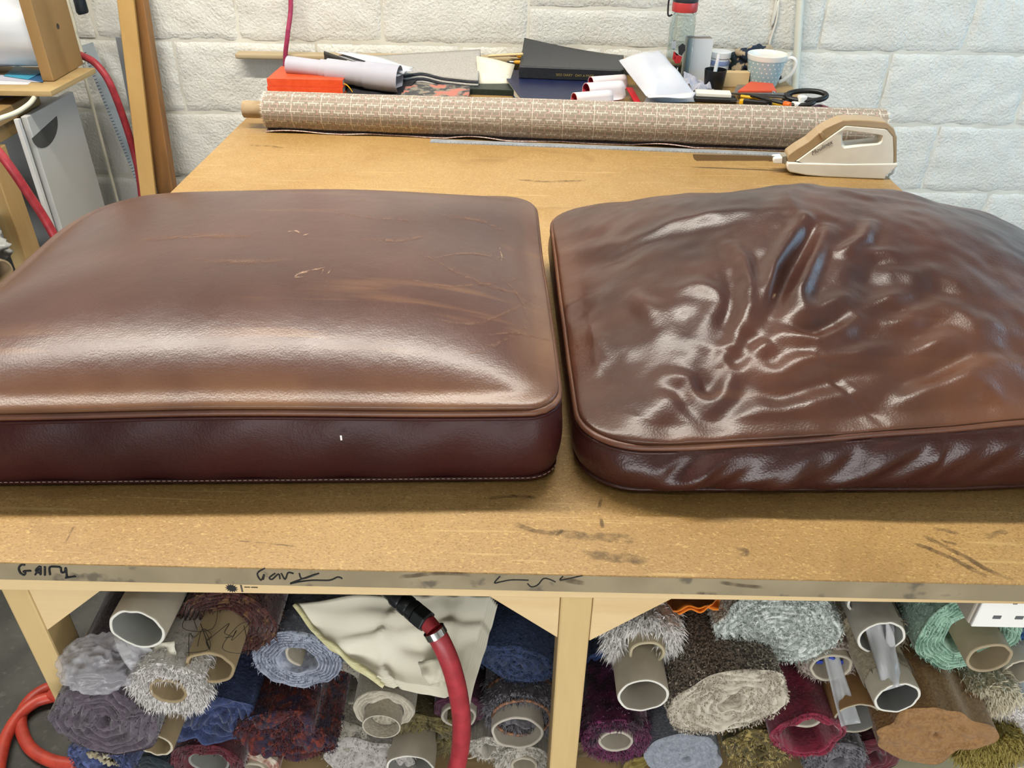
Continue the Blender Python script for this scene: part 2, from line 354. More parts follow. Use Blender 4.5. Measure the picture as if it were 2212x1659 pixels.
strokes([[(222, 145), (172, 180), (196, 226), (216, 188), (212, 220)], [(290, 180), (252, 208), (270, 220), (312, 185), (322, 216)], [(330, 180), (356, 220), (376, 176), (412, 182)], [(450, 180), (472, 216), (580, 180)], [(560, 185), (392, 246), (450, 236), (540, 226), (650, 226), (705, 205), (735, 215)]], 500, 1180, 3.072, 0.0008, 'handwriting')
strokes([[(1782, 200), (1745, 244), (1790, 236), (1860, 224), (1972, 226)], [(1965, 248), (1990, 270), (2032, 258), (2070, 216), (2110, 220), (2150, 238)], [(2200, 200), (2180, 225), (2240, 215), (2330, 195)]], 500, 1180, 3.072, 0.0006, 'handwriting')

# timber stamp on the front rail
def on_rail(px, py):
    q = py_(px, py, .572); Yr = .569+(q.x-.044-TX0-.02)/(TX1-TX0-.04)*.0155-.0004; return py_(px, py, Yr)
c = on_rail(500, 1271); star = [c+Vector((r*math.cos(a), 0, r*math.sin(a))) for a, r in [(math.pi*k/14, .0068 if k % 2 else .0040) for k in range(28)]]
MB().prism(star, (0, .0003, 0)).build('timber_stamp', ink, frail)
for dx_, w_, h_ in ((.0105, .0018, .010), (.0165, .006, .0009), (.024, .007, .0009)): MB().box(c+Vector((dx_, 0, .002 if h_ < .005 else 0)), (w_, .0003, h_)).build('timber_stamp', mat('faded_ink', '#5a5147', rough=.8), frail)

# ------------------------------------------------------------------ leather cushions
def leather(name, dark, mid, worn, rough=(0.36, 0.52), scuff=0.5, grain=0.12, coat=0.0, spec=0.5):
    m = bpy.data.materials.new(name); m.use_nodes = True; nt = m.node_tree; N = nt.nodes; L = nt.links; b = N['Principled BSDF']
    tc = N.new('ShaderNodeTexCoord')
    def noise(scale, detail=4, st=(1, 1, 1), rot=0, dist=0.0):
        mp = N.new('ShaderNodeMapping'); mp.inputs['Scale'].default_value = st; mp.inputs['Rotation'].default_value = (0, 0, rot); L.new(tc.outputs['Object'], mp.inputs[0])
        n = N.new('ShaderNodeTexNoise'); n.inputs['Scale'].default_value = scale; n.inputs['Detail'].default_value = detail; n.inputs['Distortion'].default_value = dist; L.new(mp.outputs[0], n.inputs[0]); return n.outputs['Fac']
    def rng(x, a, bb, c=0., d=1.):
        r = N.new('ShaderNodeMapRange'); r.inputs[1].default_value = a; r.inputs[2].default_value = bb; r.inputs[3].default_value = c; r.inputs[4].default_value = d; L.new(x, r.inputs[0]); return r.outputs[0]
    def mix(f, a, c):
        x = N.new('ShaderNodeMix'); x.data_type = 'RGBA'; L.new(f, x.inputs[0])
        if isinstance(a, str): x.inputs[6].default_value = rgb(a)
        else: L.new(a, x.inputs[6])
        x.inputs[7].default_value = rgb(c); return x.outputs[2]
    c = mix(rng(noise(5, 4), .35, .65), dark, mid)
    at = N.new('ShaderNodeAttribute'); at.attribute_name = 'wear'
    ml = N.new('ShaderNodeMath'); ml.operation = 'MULTIPLY'; L.new(at.outputs['Fac'], ml.inputs[0]); L.new(rng(noise(9, 3), .3, .6, .35, 1), ml.inputs[1])
    c = mix(ml.outputs[0], c, worn)
    for rot, sc, th in ((0.4, 5, .60), (-0.5, 6, .61), (1.3, 7, .62)):
        mk = N.new('ShaderNodeMath'); mk.operation = 'MULTIPLY'; L.new(rng(noise(sc*3, 3, (.14, 1.6, 1), rot, .4), th, th+.09, 0, scuff), mk.inputs[0]); L.new(rng(noise(3.1, 2), .45, .6), mk.inputs[1])
        c = mix(mk.outputs[0], c, worn)
    L.new(c, b.inputs['Base Color']); L.new(rng(noise(14, 3), .3, .7, rough[0], rough[1]), b.inputs['Roughness'])
    b.inputs['Specular IOR Level'].default_value = spec; b.inputs['Coat Weight'].default_value = coat; b.inputs['Coat Roughness'].default_value = 0.25
    v = N.new('ShaderNodeTexVoronoi'); v.inputs['Scale'].default_value = 420; L.new(tc.outputs['Object'], v.inputs['Vector'])
    bp = N.new('ShaderNodeBump'); bp.inputs['Strength'].default_value = grain; bp.inputs['Distance'].default_value = .001; L.new(v.outputs['Distance'], bp.inputs['Height'])
    bp2 = N.new('ShaderNodeBump'); bp2.inputs['Strength'].default_value = grain*1.2; bp2.inputs['Distance'].default_value = .003; L.new(noise(55, 3), bp2.inputs['Height']); L.new(bp.outputs[0], bp2.inputs['Normal'])
    L.new(bp2.outputs[0], b.inputs['Normal'])
    return m
def rrect(n, a, b, r):
    """n points evenly spaced round a rounded rectangle, starting mid front edge, counter-clockwise; also outward normals"""
    segs = []; rc = r if hasattr(r, '__len__') else [r]*4   # radii front-right, back-right, back-left, front-left
    P = []; Nn = []
    def arc(cx, cy, rad, q0):
        for k in range(41):
            q = q0+math.pi/2*k/40; P.append((cx+rad*math.cos(q), cy+rad*math.sin(q))); Nn.append((math.cos(q), math.sin(q)))
    P.append((0, -b)); Nn.append((0, -1))
    arc(a-rc[0], -b+rc[0], rc[0], -math.pi/2); arc(a-rc[1], b-rc[1], rc[1], 0); arc(-a+rc[2], b-rc[2], rc[2], math.pi/2); arc(-a+rc[3], -b+rc[3], rc[3], math.pi)
    P.append((0, -b)); Nn.append((0, -1)); P = np.array(P); Nn = np.array(Nn)
    s = np.concatenate([[0], np.cumsum(np.linalg.norm(np.diff(P, axis=0), axis=1))]); t = np.linspace(0, s[-1], n, endpoint=False)
    X = np.stack([np.interp(t, s, P[:, i]) for i in (0, 1)], 1); Q = np.stack([np.interp(t, s, Nn[:, i]) for i in (0, 1)], 1)
    return X, Q/np.linalg.norm(Q, axis=1)[:, None], t, s[-1]
def cushion(root, centre, ang, a, b, r, seam_z, crown, kpow, lip, mats, bottom=0.008, nt=420, nr=110, wrinkle=None, seam_wave=None, side=None, bulge=0.012, asym=None, wear_fn=None, stitch=False, warp=None):
    X, Nn, t, T = rrect(nt, a, b, r); X = X if warp is None else warp(X); ca, sa = math.cos(ang), math.sin(ang); Rm = np.array([[ca, -sa], [sa, ca]])
    zs = np.full(nt, seam_z)
    if seam_wave is not None: zs = zs+seam_wave(X)
    base_lift = float(np.mean(zs-seam_z)); ms = 1-(1-np.linspace(0, 1, nr))**1.35      # denser near the seam
    L = ms[:, None, None]*X[None]; u = L[..., 0]/a; v = L[..., 1]/b; m = ms[:, None]
    f = (1-np.abs(u)**kpow)*(1-np.abs(v)**kpow)*(1-m**24)
    z = seam_z+base_lift+(zs[None]-seam_z-base_lift)*m**3+crown*f*(1 if asym is None else asym(u, v))+lip*np.sqrt(np.clip(1-m**9, 0, 1))
    W = L@Rm.T+np.array(centre)[None, None]
    if wrinkle is not None: z = z+wrinkle(W[..., 0], W[..., 1], m)
    # the panel swells a touch past the seam just above it
    swell = 0.010*np.exp(-((m-0.975)/0.02)**2)
    Wn = (Nn@Rm.T)[None]; W = W+Wn*swell[..., None]
    V = np.concatenate([W, z[..., None]], -1).reshape(-1, 3)
    top = np_mesh('top_panel', V, ring_quads(nr, nt), mats[0], root)
    wear = np.clip((m*np.ones_like(u)-0.84)/0.15, 0, 1)*(0.35+0.65*np.clip(-v*1.5+0.1, 0, 1)) if wear_fn is None else wear_fn(u, v, m)
    at = top.data.attributes.new('wear', 'FLOAT', 'POINT'); at.data.foreach_set('value', np.asarray(wear, float).reshape(-1))
    # border between the two seams
    ns = 34; s = np.linspace(0, 1, ns)[:, None]; zb = bottom+TOP
    out = bulge*np.sin(np.pi*s)**0.7*np.ones((1, nt))
    zz = zs[None]+(zb-zs[None])*s
    if side is not None: out = out+side(t[None]/T, s, X)
    Wb = (X@Rm.T)[None]+np.array(centre)[None, None]+(Nn@Rm.T)[None]*out[..., None]
    Vb = np.concatenate([Wb, zz[..., None]], -1).reshape(-1, 3)
    bo = np_mesh('border', Vb, ring_quads(ns, nt), mats[1], root)
    at = bo.data.attributes.new('wear', 'FLOAT', 'POINT'); at.data.foreach_set('value', (0.25*np.clip(1-s*9, 0, 1)*np.ones((1, nt))).reshape(-1))
    # underside
    k = np.array([1.0, 0.985, 0.95, 0.5, 0.0])[:, None, None]; zu = TOP+np.array([bottom, bottom*0.35, 0.0005, 0.0004, 0.0004])
    Wu = k*((X@Rm.T)[None])+np.array(centre)[None, None]; Vu = np.concatenate([Wu, np.repeat(zu[:, None, None], nt, 1)], -1).reshape(-1, 3)
    np_mesh('bottom_panel', Vu, ring_quads(5, nt), mats[1], root)
    # piping along both seams
    def pipe(name, P, rad, m_):
        P3 = [Vector(p) for p in P]; mb = MB(); mb.tube(P3, rad, 8, closed=True); return mb.build(name, m_, root, smooth=True)
    Pt = np.concatenate([(X+Nn*0.0025)@Rm.T+np.array(centre), (zs+0.0005)[:, None]], 1)
    pipe('piping', Pt[::2], 0.0040, mats[2])
    Pg = np.concatenate([(X+Nn*0.0042)@Rm.T+np.array(centre), (zs-0.0055)[:, None]], 1)
    pipe('seam_welt', Pg[::2], 0.0024, mats[1])
    Pb = np.concatenate([(X+Nn*0.001)@Rm.T+np.array(centre), np.full((nt, 1), zb)], 1)
    pipe('bottom_piping', Pb[::2], 0.0032, mats[1])
    if stitch:
        mb = MB(); dn = (Nn@Rm.T); n_in = 0
        for i in range(0, nt, 1):
            if X[i, 1] > -b+0.03 : continue
            p = Vector(Pb[i]+np.append(dn[i]*0.0034, 0.0022)); q = Vector(Pb[(i+1) % nt]+np.append(dn[(i+1) % nt]*0.0034, 0.0022))
            mb.tube([p.lerp(q, 0.15), p.lerp(q, 0.7)], 0.00055, 4)
        tag(mb.build('stitching', mats[3], bo), kind='stuff')
    return top
lea_top = leather('worn_brown_leather', '#432823', '#51322b', '#77543a', (0.285, 0.34), 0.55, 0.10, spec=0.48)
lea_side = leather('dark_border_leather', '#2e1212', '#3a1816', '#4f2c22', (0.38, 0.5), 0.15, 0.14, spec=0.22)
lea_soft = leather('glossy_brown_leather', '#2f1915', '#4f2d21', '#70492f', (0.29, 0.37), 0.3, 0.12, spec=0.46)
lea_soft_side = leather('glossy_border_leather', '#33171400'[:7], '#3c1c17', '#5c3625', (0.30, 0.4), 0.2, 0.2, spec=0.4)
lea_pipe = leather('piping_leather', '#4c2b21', '#6e4630', '#8d6243', (0.38, 0.5), 0.6, 0.1)
thread = mat('pale_thread', '#a58a78', rough=0.7)
cl = thing('seat_cushion', (-0.325, 0.99, TOP), 'smooth plump brown leather box cushion with firm square piped front edge', 'cushion')
swl = SN(5, 8, 2, 6, 2)
top_l = cushion(cl, (-0.330, 0.989), math.radians(2.55), 0.361, 0.298, [0.032, 0.055, 0.165, 0.06], 0.982, 0.048, 3.2, 0.018, (lea_top, lea_side, lea_pipe, thread), bulge=0.010,
        seam_wave=lambda X: 0.0025*swl(X[:, 0], X[:, 1]), side=lambda t, s, X: 0.0015*np.sin(2*np.pi*(t*23+s*0.6)), stitch=True)
MB().box(py_(737, 946, 0.678), (0.0018, 0.0012, 0.0055)).build('lint_fleck', mat('lint', '#e8e6e2', rough=0.9), cl)

# creases of the slack cushion, traced as lines over its top
CR = []   # (polyline in metres, height, half width)
def crease(pts, h, w, zc=1.03):
    P = []
    for x, y in pts:
        z = zc
        for _ in range(6):
            q = pz(1140+x/2.0634, 360+y/2.0634, z); a_ = math.radians(2.0); dx_, dy_ = q.x-0.444, q.y-1.002
            u = max(-1, min(1, (dx_*math.cos(a_)+dy_*math.sin(a_))/0.382)); v = max(-1, min(1, (-dx_*math.sin(a_)+dy_*math.cos(a_))/0.302))
            z = 0.5*z+0.5*(0.984+0.089*(1-abs(u)**2.2)*(1-abs(v)**2.2)*(1-0.05*u+0.52*v))
        P.append([q.x, q.y])
    CR.append((np.array(P), h, w*1.08))
crease([(110, 290), (300, 325), (430, 312), (640, 245), (900, 205), (1130, 200)], 0.0045, 0.012)
crease([(130, 330), (300, 360), (450, 350), (660, 285), (900, 245)], -0.004, 0.016)
crease([(905, 330), (960, 400), (985, 500), (975, 620), (940, 720), (925, 770)], 0.0095, 0.0085)
crease([(860, 400), (905, 500), (905, 600), (880, 700)], -0.006, 0.014)
crease([(1290, 270), (1190, 400), (1120, 560), (1075, 650)], -0.013, 0.012)
crease([(1230, 240), (1110, 420), (1050, 600), (1000, 700)], 0.008, 0.009)
crease([(1330, 270), (1260, 440), (1205, 560), (1230, 680)], 0.009, 0.009)
crease([(1530, 250), (1500, 320), (1410, 375)], 0.008, 0.008)
crease([(1400, 378), (1540, 375), (1680, 390)], 0.004, 0.010)
crease([(1560, 400), (1520, 480), (1450, 560)], -0.006, 0.013)
crease([(1150, 742), (1290, 775), (1400, 735), (1470, 680)], 0.010, 0.009)
crease([(1180, 700), (1290, 735), (1380, 700)], -0.008, 0.014)
crease([(620, 880), (720, 905), (815, 1015)], 0.008, 0.010)
crease([(815, 1015), (880, 960), (915, 880)], 0.008, 0.010)
crease([(740, 960), (800, 930), (850, 890)], -0.006, 0.018)
crease([(930, 890), (1000, 880), (1130, 915), (1300, 860), (1450, 840), (1640, 780)], 0.007, 0.011)
crease([(1000, 940), (1130, 965), (1300, 910), (1500, 870)], -0.005, 0.016)
crease([(500, 1190), (800, 1110), (1100, 1060), (1400, 1010), (1700, 960)], 0.005, 0.014)
crease([(1600, 1080), (1800, 990), (2000, 930), (2200, 905)], 0.006, 0.014)
crease([(1500, 1050), (1700, 960), (1950, 890)], -0.005, 0.018)
crease([(1300, 840), (1450, 1000), (1600, 1100), (1660, 1150)], -0.0022, 0.0035)
crease([(2000, 980), (2100, 1050), (2200, 1090)], 0.004, 0.012)
crease([(640, 520), (740, 512), (880, 552)], 0.004, 0.010)
crease([(660, 640), (730, 690), (800, 640)], -0.004, 0.016)
crease([(850, 590), (770, 690), (720, 720)], 0.004, 0.011)
crease([(470, 540), (570, 650)], 0.006, 0.009)
crease([(420, 560), (520, 680)], -0.005, 0.012)
crease([(150, 560), (240, 520), (340, 520)], 0.006, 0.010)
crease([(180, 600), (260, 570)], -0.006, 0.012)
crease([(190, 640), (180, 760), (230, 860)], -0.008, 0.014)
crease([(280, 720), (320, 790), (290, 850)], 0.006, 0.010)
crease([(240, 640), (360, 720), (450, 760)], 0.005, 0.010)
crease([(700, 1000), (760, 1120), (740, 1190)], 0.004, 0.014)
crease([(1080, 760), (1010, 830)], 0.007, 0.010)
crease([(880, 790), (860, 860)], 0.006, 0.009)
crease([(1250, 660), (1400, 600), (1480, 540)], 0.006, 0.010)
crease([(1600, 560), (1700, 640), (1640, 720)], 0.004, 0.014)
crease([(1700, 560), (1860, 570)], -0.003, 0.012)
crease([(1100, 110), (1200, 210), (1330, 290)], 0.004, 0.010, 1.05)
crease([(1330, 80), (1150, 140), (1090, 180)], 0.003, 0.012, 1.05)
crease([(1100, 95), (1500, 130), (1900, 190)], 0.003, 0.013, 1.05)
crease([(200, 290), (330, 270), (420, 220)], -0.005, 0.014)
crease([(1400, 1180), (1300, 1100), (1280, 1000)], 0.003, 0.012)
crease([(280, 980), (340, 1060), (400, 1190)], -0.004, 0.016)
crease([(1480, 640), (1600, 600), (1760, 520)], 0.007, 0.011); crease([(1560, 700), (1700, 690), (1830, 600)], 0.006, 0.011); crease([(1640, 480), (1800, 470), (1900, 520)], 0.005, 0.012)
crease([(1680, 860), (1850, 800), (2050, 790)], 0.007, 0.014); crease([(1700, 1040), (1900, 960), (2120, 860)], 0.007, 0.013); crease([(1850, 1080), (2000, 1010), (2180, 980)], 0.006, 0.012); crease([(1900, 660), (2000, 720), (2120, 720)], 0.005, 0.014)
wn = SN(11, 30, 4, 14, 2, 1.1); wn2 = SN(12, 30, 14, 40, 2, 1.0)
def wrinkle(x, y, m):
    h = 0.0018*wn(x, y)+0.0004*wn2(x, y)
    for P, amp, w in CR:
        d2 = np.full(x.shape, 1e9); along = np.zeros(x.shape); acc = 0; Ls = np.linalg.norm(np.diff(P, axis=0), axis=1); T = Ls.sum()
        for i in range(len(P)-1):
            a, b = P[i], P[i+1]; e = b-a; tt = np.clip(((x-a[0])*e[0]+(y-a[1])*e[1])/(e@e), 0, 1)
            q = (x-a[0]-tt*e[0])**2+(y-a[1]-tt*e[1])**2; al = (acc+tt*Ls[i])/T; better = q < d2; d2 = np.where(better, q, d2); along = np.where(better, al, along); acc += Ls[i]
        fall = np.sin(np.pi*np.clip(0.12+0.76*along, 0, 1))
        d = np.sqrt(d2); h = h+0.72*amp*fall*(np.exp(-(d/w)**2)-0.35*np.exp(-((d-1.9*w)/w)**2))
    return h*np.clip((1-m)/0.07, 0, 1)
cr = thing('seat_cushion', (0.45, 0.99, TOP), 'slack crumpled glossy dark brown leather cushion with many creases', 'cushion')
sws = SN(21, 10, 2, 7, 2)
sidefold = SN(31, 26, 3, 13, 2, 0.7)
def side_r(t, s, X):
    front = np.clip((X[:, 0]/0.39+0.93)*6, 0, 1)[None]
    n = sidefold(t*6.5*np.ones_like(s)+s*0.10, s*0.14*np.ones_like(t)); return front*(0.0034*n+0.012)*np.sin(np.pi*s)**0.6
def seam_r(X):
    u = (X[:, 0]/0.39); v = X[:, 1]/0.3025; return 0.045*np.clip(u*0.6+0.6, 0, 1)+0.003*sws(X[:, 0], X[:, 1])+0.020*np.clip(v, 0, 1)*np.clip(0.3-u, 0, 1)-0.030*np.clip(v, 0, 1)*np.clip(u, 0, 1)
top_r = cushion(cr, (0.444, 1.002), math.radians(2.0), 0.382, 0.3025, [0.06, 0.25, 0.045, 0.065], 0.945, 0.089, 2.2, 0.014, (lea_soft, lea_soft_side, lea_pipe, thread), bottom=0.010, nt=620, nr=210, wrinkle=wrinkle,
        seam_wave=seam_r, side=side_r, bulge=0.008, asym=lambda u, v: 1-0.05*np.clip(u, -1, 1)-0.35*np.clip(u-.25, 0, 1)+0.52*v, wear_fn=lambda u, v, m: np.clip(0.42*np.clip(-v*1.4-0.15, 0, 1)*np.clip(u*1.2+0.75, 0, 1)+0.3*np.clip((m-.9)/.1, 0, 1), 0, 1), warp=lambda X: X+np.stack([0*X[:, 0], 0.030*np.clip(X[:, 0]/0.382, 0, 1)**1.5*np.clip(-X[:, 1]/0.3, 0, 1)], 1))

# scuffs and scratches worn into the leather
from mathutils.bvhtree import BVHTree
def scuff_mat(name, col, amt):
    m = bpy.data.materials.new(name); m.use_nodes = True; N = m.node_tree.nodes; L = m.node_tree.links; b = N['Principled BSDF']; b.inputs['Base Color'].default_value = rgb(col); b.inputs['Roughness'].default_value = .5
    tc = N.new('ShaderNodeTexCoord'); n = N.new('ShaderNodeTexNoise'); n.inputs['Scale'].default_value = 120; n.inputs['Detail'].default_value = 3; L.new(tc.outputs['Object'], n.inputs[0])
    at = N.new('ShaderNodeAttribute'); at.attribute_name = 'wear'; ml = N.new('ShaderNodeMath'); ml.operation = 'MULTIPLY'; r = N.new('ShaderNodeMapRange'); r.inputs[1].default_value = .38; r.inputs[2].default_value = .6; r.inputs[4].default_value = amt
    L.new(n.outputs['Fac'], r.inputs[0]); L.new(r.outputs[0], ml.inputs[0]); L.new(at.outputs['Fac'], ml.inputs[1]); L.new(ml.outputs[0], b.inputs['Alpha']); return m
def scuffs(top, root, lines, m):
    o0 = wpos(top); bv = BVHTree.FromPolygons([v.co+o0 for v in top.data.vertices], [tuple(p.vertices) for p in top.data.polygons])
    def hit(px, py):
        d = (FWD+RGT*((px-CXP)/F_PX)-UPV*((py-CYP)/F_PX)).normalized(); h = bv.ray_cast(Vector((0, 0, CAM_Z)), d); return h[0], h[1]
    for pts, w in lines:
        P = smooth_path([Vector((x, y, 0)) for x, y in pts], 8); V = []; wr = []; n = len(P)
        for i, p in enumerate(P):
            t = P[min(i+1, n-1)]-P[max(i-1, 0)]; t.normalize(); sd = Vector((-t.y, t.x, 0)); e = math.sin(math.pi*(i+.5)/n)**.5
            for k, a in ((-1, 0), (0, 1), (1, 0)):
                q = p+sd*w*k*(.4+.6*e); h, nn = hit(q.x, q.y)
                if h is None: h, nn = hit(p.x, p.y)
                V.append(h+nn*(.0005 if nn.z > 0 else -.0005)); wr.append(a*e)
        o = MB().add(V, [(i*3+k, i*3+k+1, i*3+k+4, i*3+k+3) for i in range(n-1) for k in range(2)]).build('scuff_mark', m, top); at = o.data.attributes.new('wear', 'FLOAT', 'POINT'); at.data.foreach_set('value', wr)
sm1 = scuff_mat('pale_scuff', '#b08f76', .95); sm2 = scuff_mat('soft_scuff', '#86604a', .55)
scuffs(top_l, cl, [([(633, 603), (645, 592), (668, 586), (702, 578)], 3), ([(630, 601), (655, 598)], 2), ([(694, 592), (699, 582)], 2), ([(708, 592), (715, 583)], 1.6), ([(622, 501), (638, 499), (648, 504)], 2.5), ([(655, 509), (668, 505)], 2), ([(1078, 535), (1084, 556), (1080, 566)], 2)], sm1)
scuffs(top_l, cl, [([(890, 535), (990, 590), (1080, 625), (1160, 640)], 5), ([(870, 600), (960, 618), (1060, 612), (1130, 600)], 4), ([(940, 690), (1020, 700), (1110, 668), (1160, 640)], 5), ([(760, 515), (860, 520), (930, 508)], 5), ([(950, 465), (1040, 478), (1090, 500)], 5), ([(1000, 770), (1080, 740), (1150, 700)], 6), ([(1020, 730), (1110, 720), (1190, 735)], 4), ([(720, 462), (800, 470), (900, 478)], 4), ([(400, 560), (520, 566), (640, 560)], 6), ([(300, 520), (420, 510), (560, 512)], 7), ([(1060, 580), (1120, 640), (1150, 720)], 3), ([(930, 560), (1010, 548), (1100, 560)], 3)], sm2)
scuffs(top_r, cr, [([(1668, 645), (1672, 638), (1676, 634)], 4)], sm1)

# ------------------------------------------------------------------ marks on the table top
def stain_mat(name, col, thr):
    m = bpy.data.materials.new(name); m.use_nodes = True; N = m.node_tree.nodes; L = m.node_tree.links; b = N['Principled BSDF']; b.inputs['Base Color'].default_value = rgb(col); b.inputs['Roughness'].default_value = .6
    tc = N.new('ShaderNodeTexCoord'); n = N.new('ShaderNodeTexNoise'); n.inputs['Scale'].default_value = 90; n.inputs['Detail'].default_value = 6; L.new(tc.outputs['Object'], n.inputs[0])
    at = N.new('ShaderNodeAttribute'); at.attribute_name = 'wear'; ad = N.new('ShaderNodeMath'); ad.operation = 'ADD'; L.new(n.outputs['Fac'], ad.inputs[0]); L.new(at.outputs['Fac'], ad.inputs[1])
    r = N.new('ShaderNodeMapRange'); r.inputs[1].default_value = thr; r.inputs[2].default_value = thr+.35; r.inputs[4].default_value = .5; L.new(ad.outputs[0], r.inputs[0]); L.new(r.outputs[0], b.inputs['Alpha']); return m
st_dark = stain_mat('dark_stain', '#4e3a25', 0.78); st_thin = stain_mat('faint_stain', '#5a4a34', 0.9)
def stain(pts, w, m, front=False):
    P = [pz(x, y, TOP+0.0003) if not front else py_(x, y, 0.5675) for x, y in pts]
    if front: P = [Vector((p.x, 0.5675, p.z)) for p in P]
    P = smooth_path(P, 6); n = len(P); V = []; wr = []; up = Vector((0, 0, 1)) if not front else Vector((0, -1, 0))
    for i, p in enumerate(P):
        t = (P[min(i+1, n-1)]-P[max(i-1, 0)]).normalized(); sd = t.cross(up).normalized(); e = min(1, 4*min(i, n-1-i)/n+.15)
        for k, a in ((-1, 0), (-.4, .55), (.4, .55), (1, 0)): V.append(p+sd*w*k); wr.append(a*e)
    mb = MB(); mb.add(V, [(i*4+k, i*4+k+1, i*4+k+5, i*4+k+4) for i in range(n-1) for k in range(3)])
    o = mb.build('stain', m, ttop if not front else tcore); at = o.data.attributes.new('wear', 'FLOAT', 'POINT'); at.data.foreach_set('value', wr); return o
for pts, w in (([(1957, 1166), (2000, 1182), (2060, 1208), (2110, 1234), (2158, 1258)], .005), ([(1978, 1148), (2020, 1170), (2080, 1200), (2140, 1234), (2195, 1255)], .005), ([(1300, 1072), (1293, 1100)], .003), ([(1297, 1115), (1303, 1143)], .003), ([(1100, 1126), (1140, 1142), (1175, 1150), (1210, 1153)], .006), ([(1200, 1160), (1216, 1143)], .003), ([(2030, 1168), (2070, 1176)], .003)):
    stain(pts, w, st_dark)
for pts, w in (([(1180, 1150), (1300, 1160), (1420, 1168)], .012), ([(1230, 1195), (1340, 1205), (1430, 1212)], .012), ([(1580, 1190), (1625, 1195)], .010), ([(2120, 1163), (2180, 1145)], .007), ([(1995, 1137), (2060, 1150), (2110, 1168)], .005), ([(160, 1135), (140, 1175)], .002), ([(1030, 1080), (1110, 1072), (1200, 1080)], .004), ([(480, 1165), (560, 1172), (660, 1182)], .002), ([(1090, 385), (1180, 392), (1290, 388)], .010), ([(520, 312), (640, 320)], .010)):
    stain(pts, w, st_thin)
for pts, w in (([(830, 1250), (900, 1243), (960, 1238), (1040, 1245)], .0045), ([(1550, 1257), (1600, 1265), (1660, 1270)], .004), ([(1205, 1250), (1270, 1262)], .006), ([(1500, 1281), (1550, 1283)], .003)):
    stain(pts, w, st_dark, True)

# ------------------------------------------------------------------ patterned upholstery roll, straightedge, electric knife
def weave_material():
    m = bpy.data.materials.new('basketweave_cloth'); m.use_nodes = True; N = m.node_tree.nodes; L = m.node_tree.links; b = N['Principled BSDF']; b.inputs['Roughness'].default_value = .85
    uv = N.new('ShaderNodeUVMap'); uv.uv_map = 'UVMap'
    def brick(w, h, c1, c2, cm, ms, off=.5, rot=0, sh=(0, 0, 0)):
        mp = N.new('ShaderNodeMapping'); mp.inputs['Rotation'].default_value = (0, 0, rot); mp.inputs['Location'].default_value = sh; L.new(uv.outputs[0], mp.inputs[0])
        k = N.new('ShaderNodeTexBrick'); k.offset = off; k.inputs['Scale'].default_value = 1; k.inputs['Brick Width'].default_value = w; k.inputs['Row Height'].default_value = h; k.inputs['Mortar Size'].default_value = ms; k.inputs['Mortar Smooth'].default_value = .2
        k.inputs['Color1'].default_value = rgb(c1); k.inputs['Color2'].default_value = rgb(c2); k.inputs['Mortar'].default_value = rgb(cm); L.new(mp.outputs[0], k.inputs[0]); return k
    A = brick(.018, .0105, '#958a7c', '#a09586', '#d9d0c2', .0009)
    B = brick(.0365, .021, '#ffffff', '#ffffff', '#000000', .0046, .25)
    C = brick(.018, .0105, '#958a7c', '#8d8274', '#c4a297', .0009, .5, 0, (.006, .0045, 0))
    D = brick(.073, .5, '#000000', '#000000', '#ffffff', .0008, 0)
    mx = N.new('ShaderNodeMix'); mx.data_type = 'RGBA'; L.new(B.outputs['Fac'], mx.inputs[0]); L.new(A.outputs['Color'], mx.inputs[6]); L.new(C.outputs['Color'], mx.inputs[7])
    m2 = N.new('ShaderNodeMix'); m2.data_type = 'RGBA'; m2.inputs[7].default_value = rgb('#d3cabb'); L.new(D.outputs['Fac'], m2.inputs[0]); L.new(mx.outputs[2], m2.inputs[6])
    L.new(m2.outputs[2], b.inputs['Base Color'])
    bp = N.new('ShaderNodeBump'); bp.inputs['Strength'].default_value = .5; bp.inputs['Distance'].default_value = .0012; L.new(A.outputs['Fac'], bp.inputs['Height']); L.new(bp.outputs[0], b.inputs['Normal'])
    return m
mat_weave = weave_material()
card = mat('cardboard_tube', '#ab9474', '#9c8465', rough=0.8, scale=30, bump=.1, bscale=80)
card_in = mat('grey_board_tube', '#9a958a', '#8a857a', rough=0.8, scale=18, bump=.1, bscale=80)
cream_thread = mat('cream_fringe', '#e9e2d6', rough=0.9)
ra, rb_ = Vector((-0.632, 2.036, TOP+0.0450)), Vector((0.842, 1.938, TOP+0.0490))
rax = (rb_-ra).normalized(); rr1, rr2 = 0.0440, 0.0480
fab = thing('fabric_roll', (ra+rb_)/2-Vector((0, 0, 0.05)), 'long roll of taupe and cream basketweave upholstery cloth lying across the table', 'fabric roll')
nA, nS = 56, 90; up = Vector((0, 0, 1)); sd = rax.cross(up).normalized(); up2 = sd.cross(rax)
g = SN(77, 12, .5, 3, 2); mbv = []; uvs = []
for i in range(nS):
    s = i/(nS-1); c = ra.lerp(rb_, s); r = rr1+(rr2-rr1)*s
    for j in range(nA+1):
        q = 2*math.pi*j/nA; rj = r*(1+0.012*float(g(s*4, math.sin(q))))
        if math.sin(q) < -0.85: rj = min(rj, (c.z-TOP-0.0004)/abs(math.sin(q)))
        mbv.append(c+rj*(sd*math.cos(q)+up2*math.sin(q))); uvs.append((s*1.477, q*r))
me = bpy.data.meshes.new('cloth'); o0 = wpos(fab); me.from_pydata([tuple(p-o0) for p in mbv], [], [(i*(nA+1)+j, i*(nA+1)+j+1, (i+1)*(nA+1)+j+1, (i+1)*(nA+1)+j) for i in range(nS-1) for j in range(nA)])
uvl = me.uv_layers.new(name='UVMap'); 
for lp in me.loops: uvl.data[lp.index].uv = uvs[lp.vertex_index]
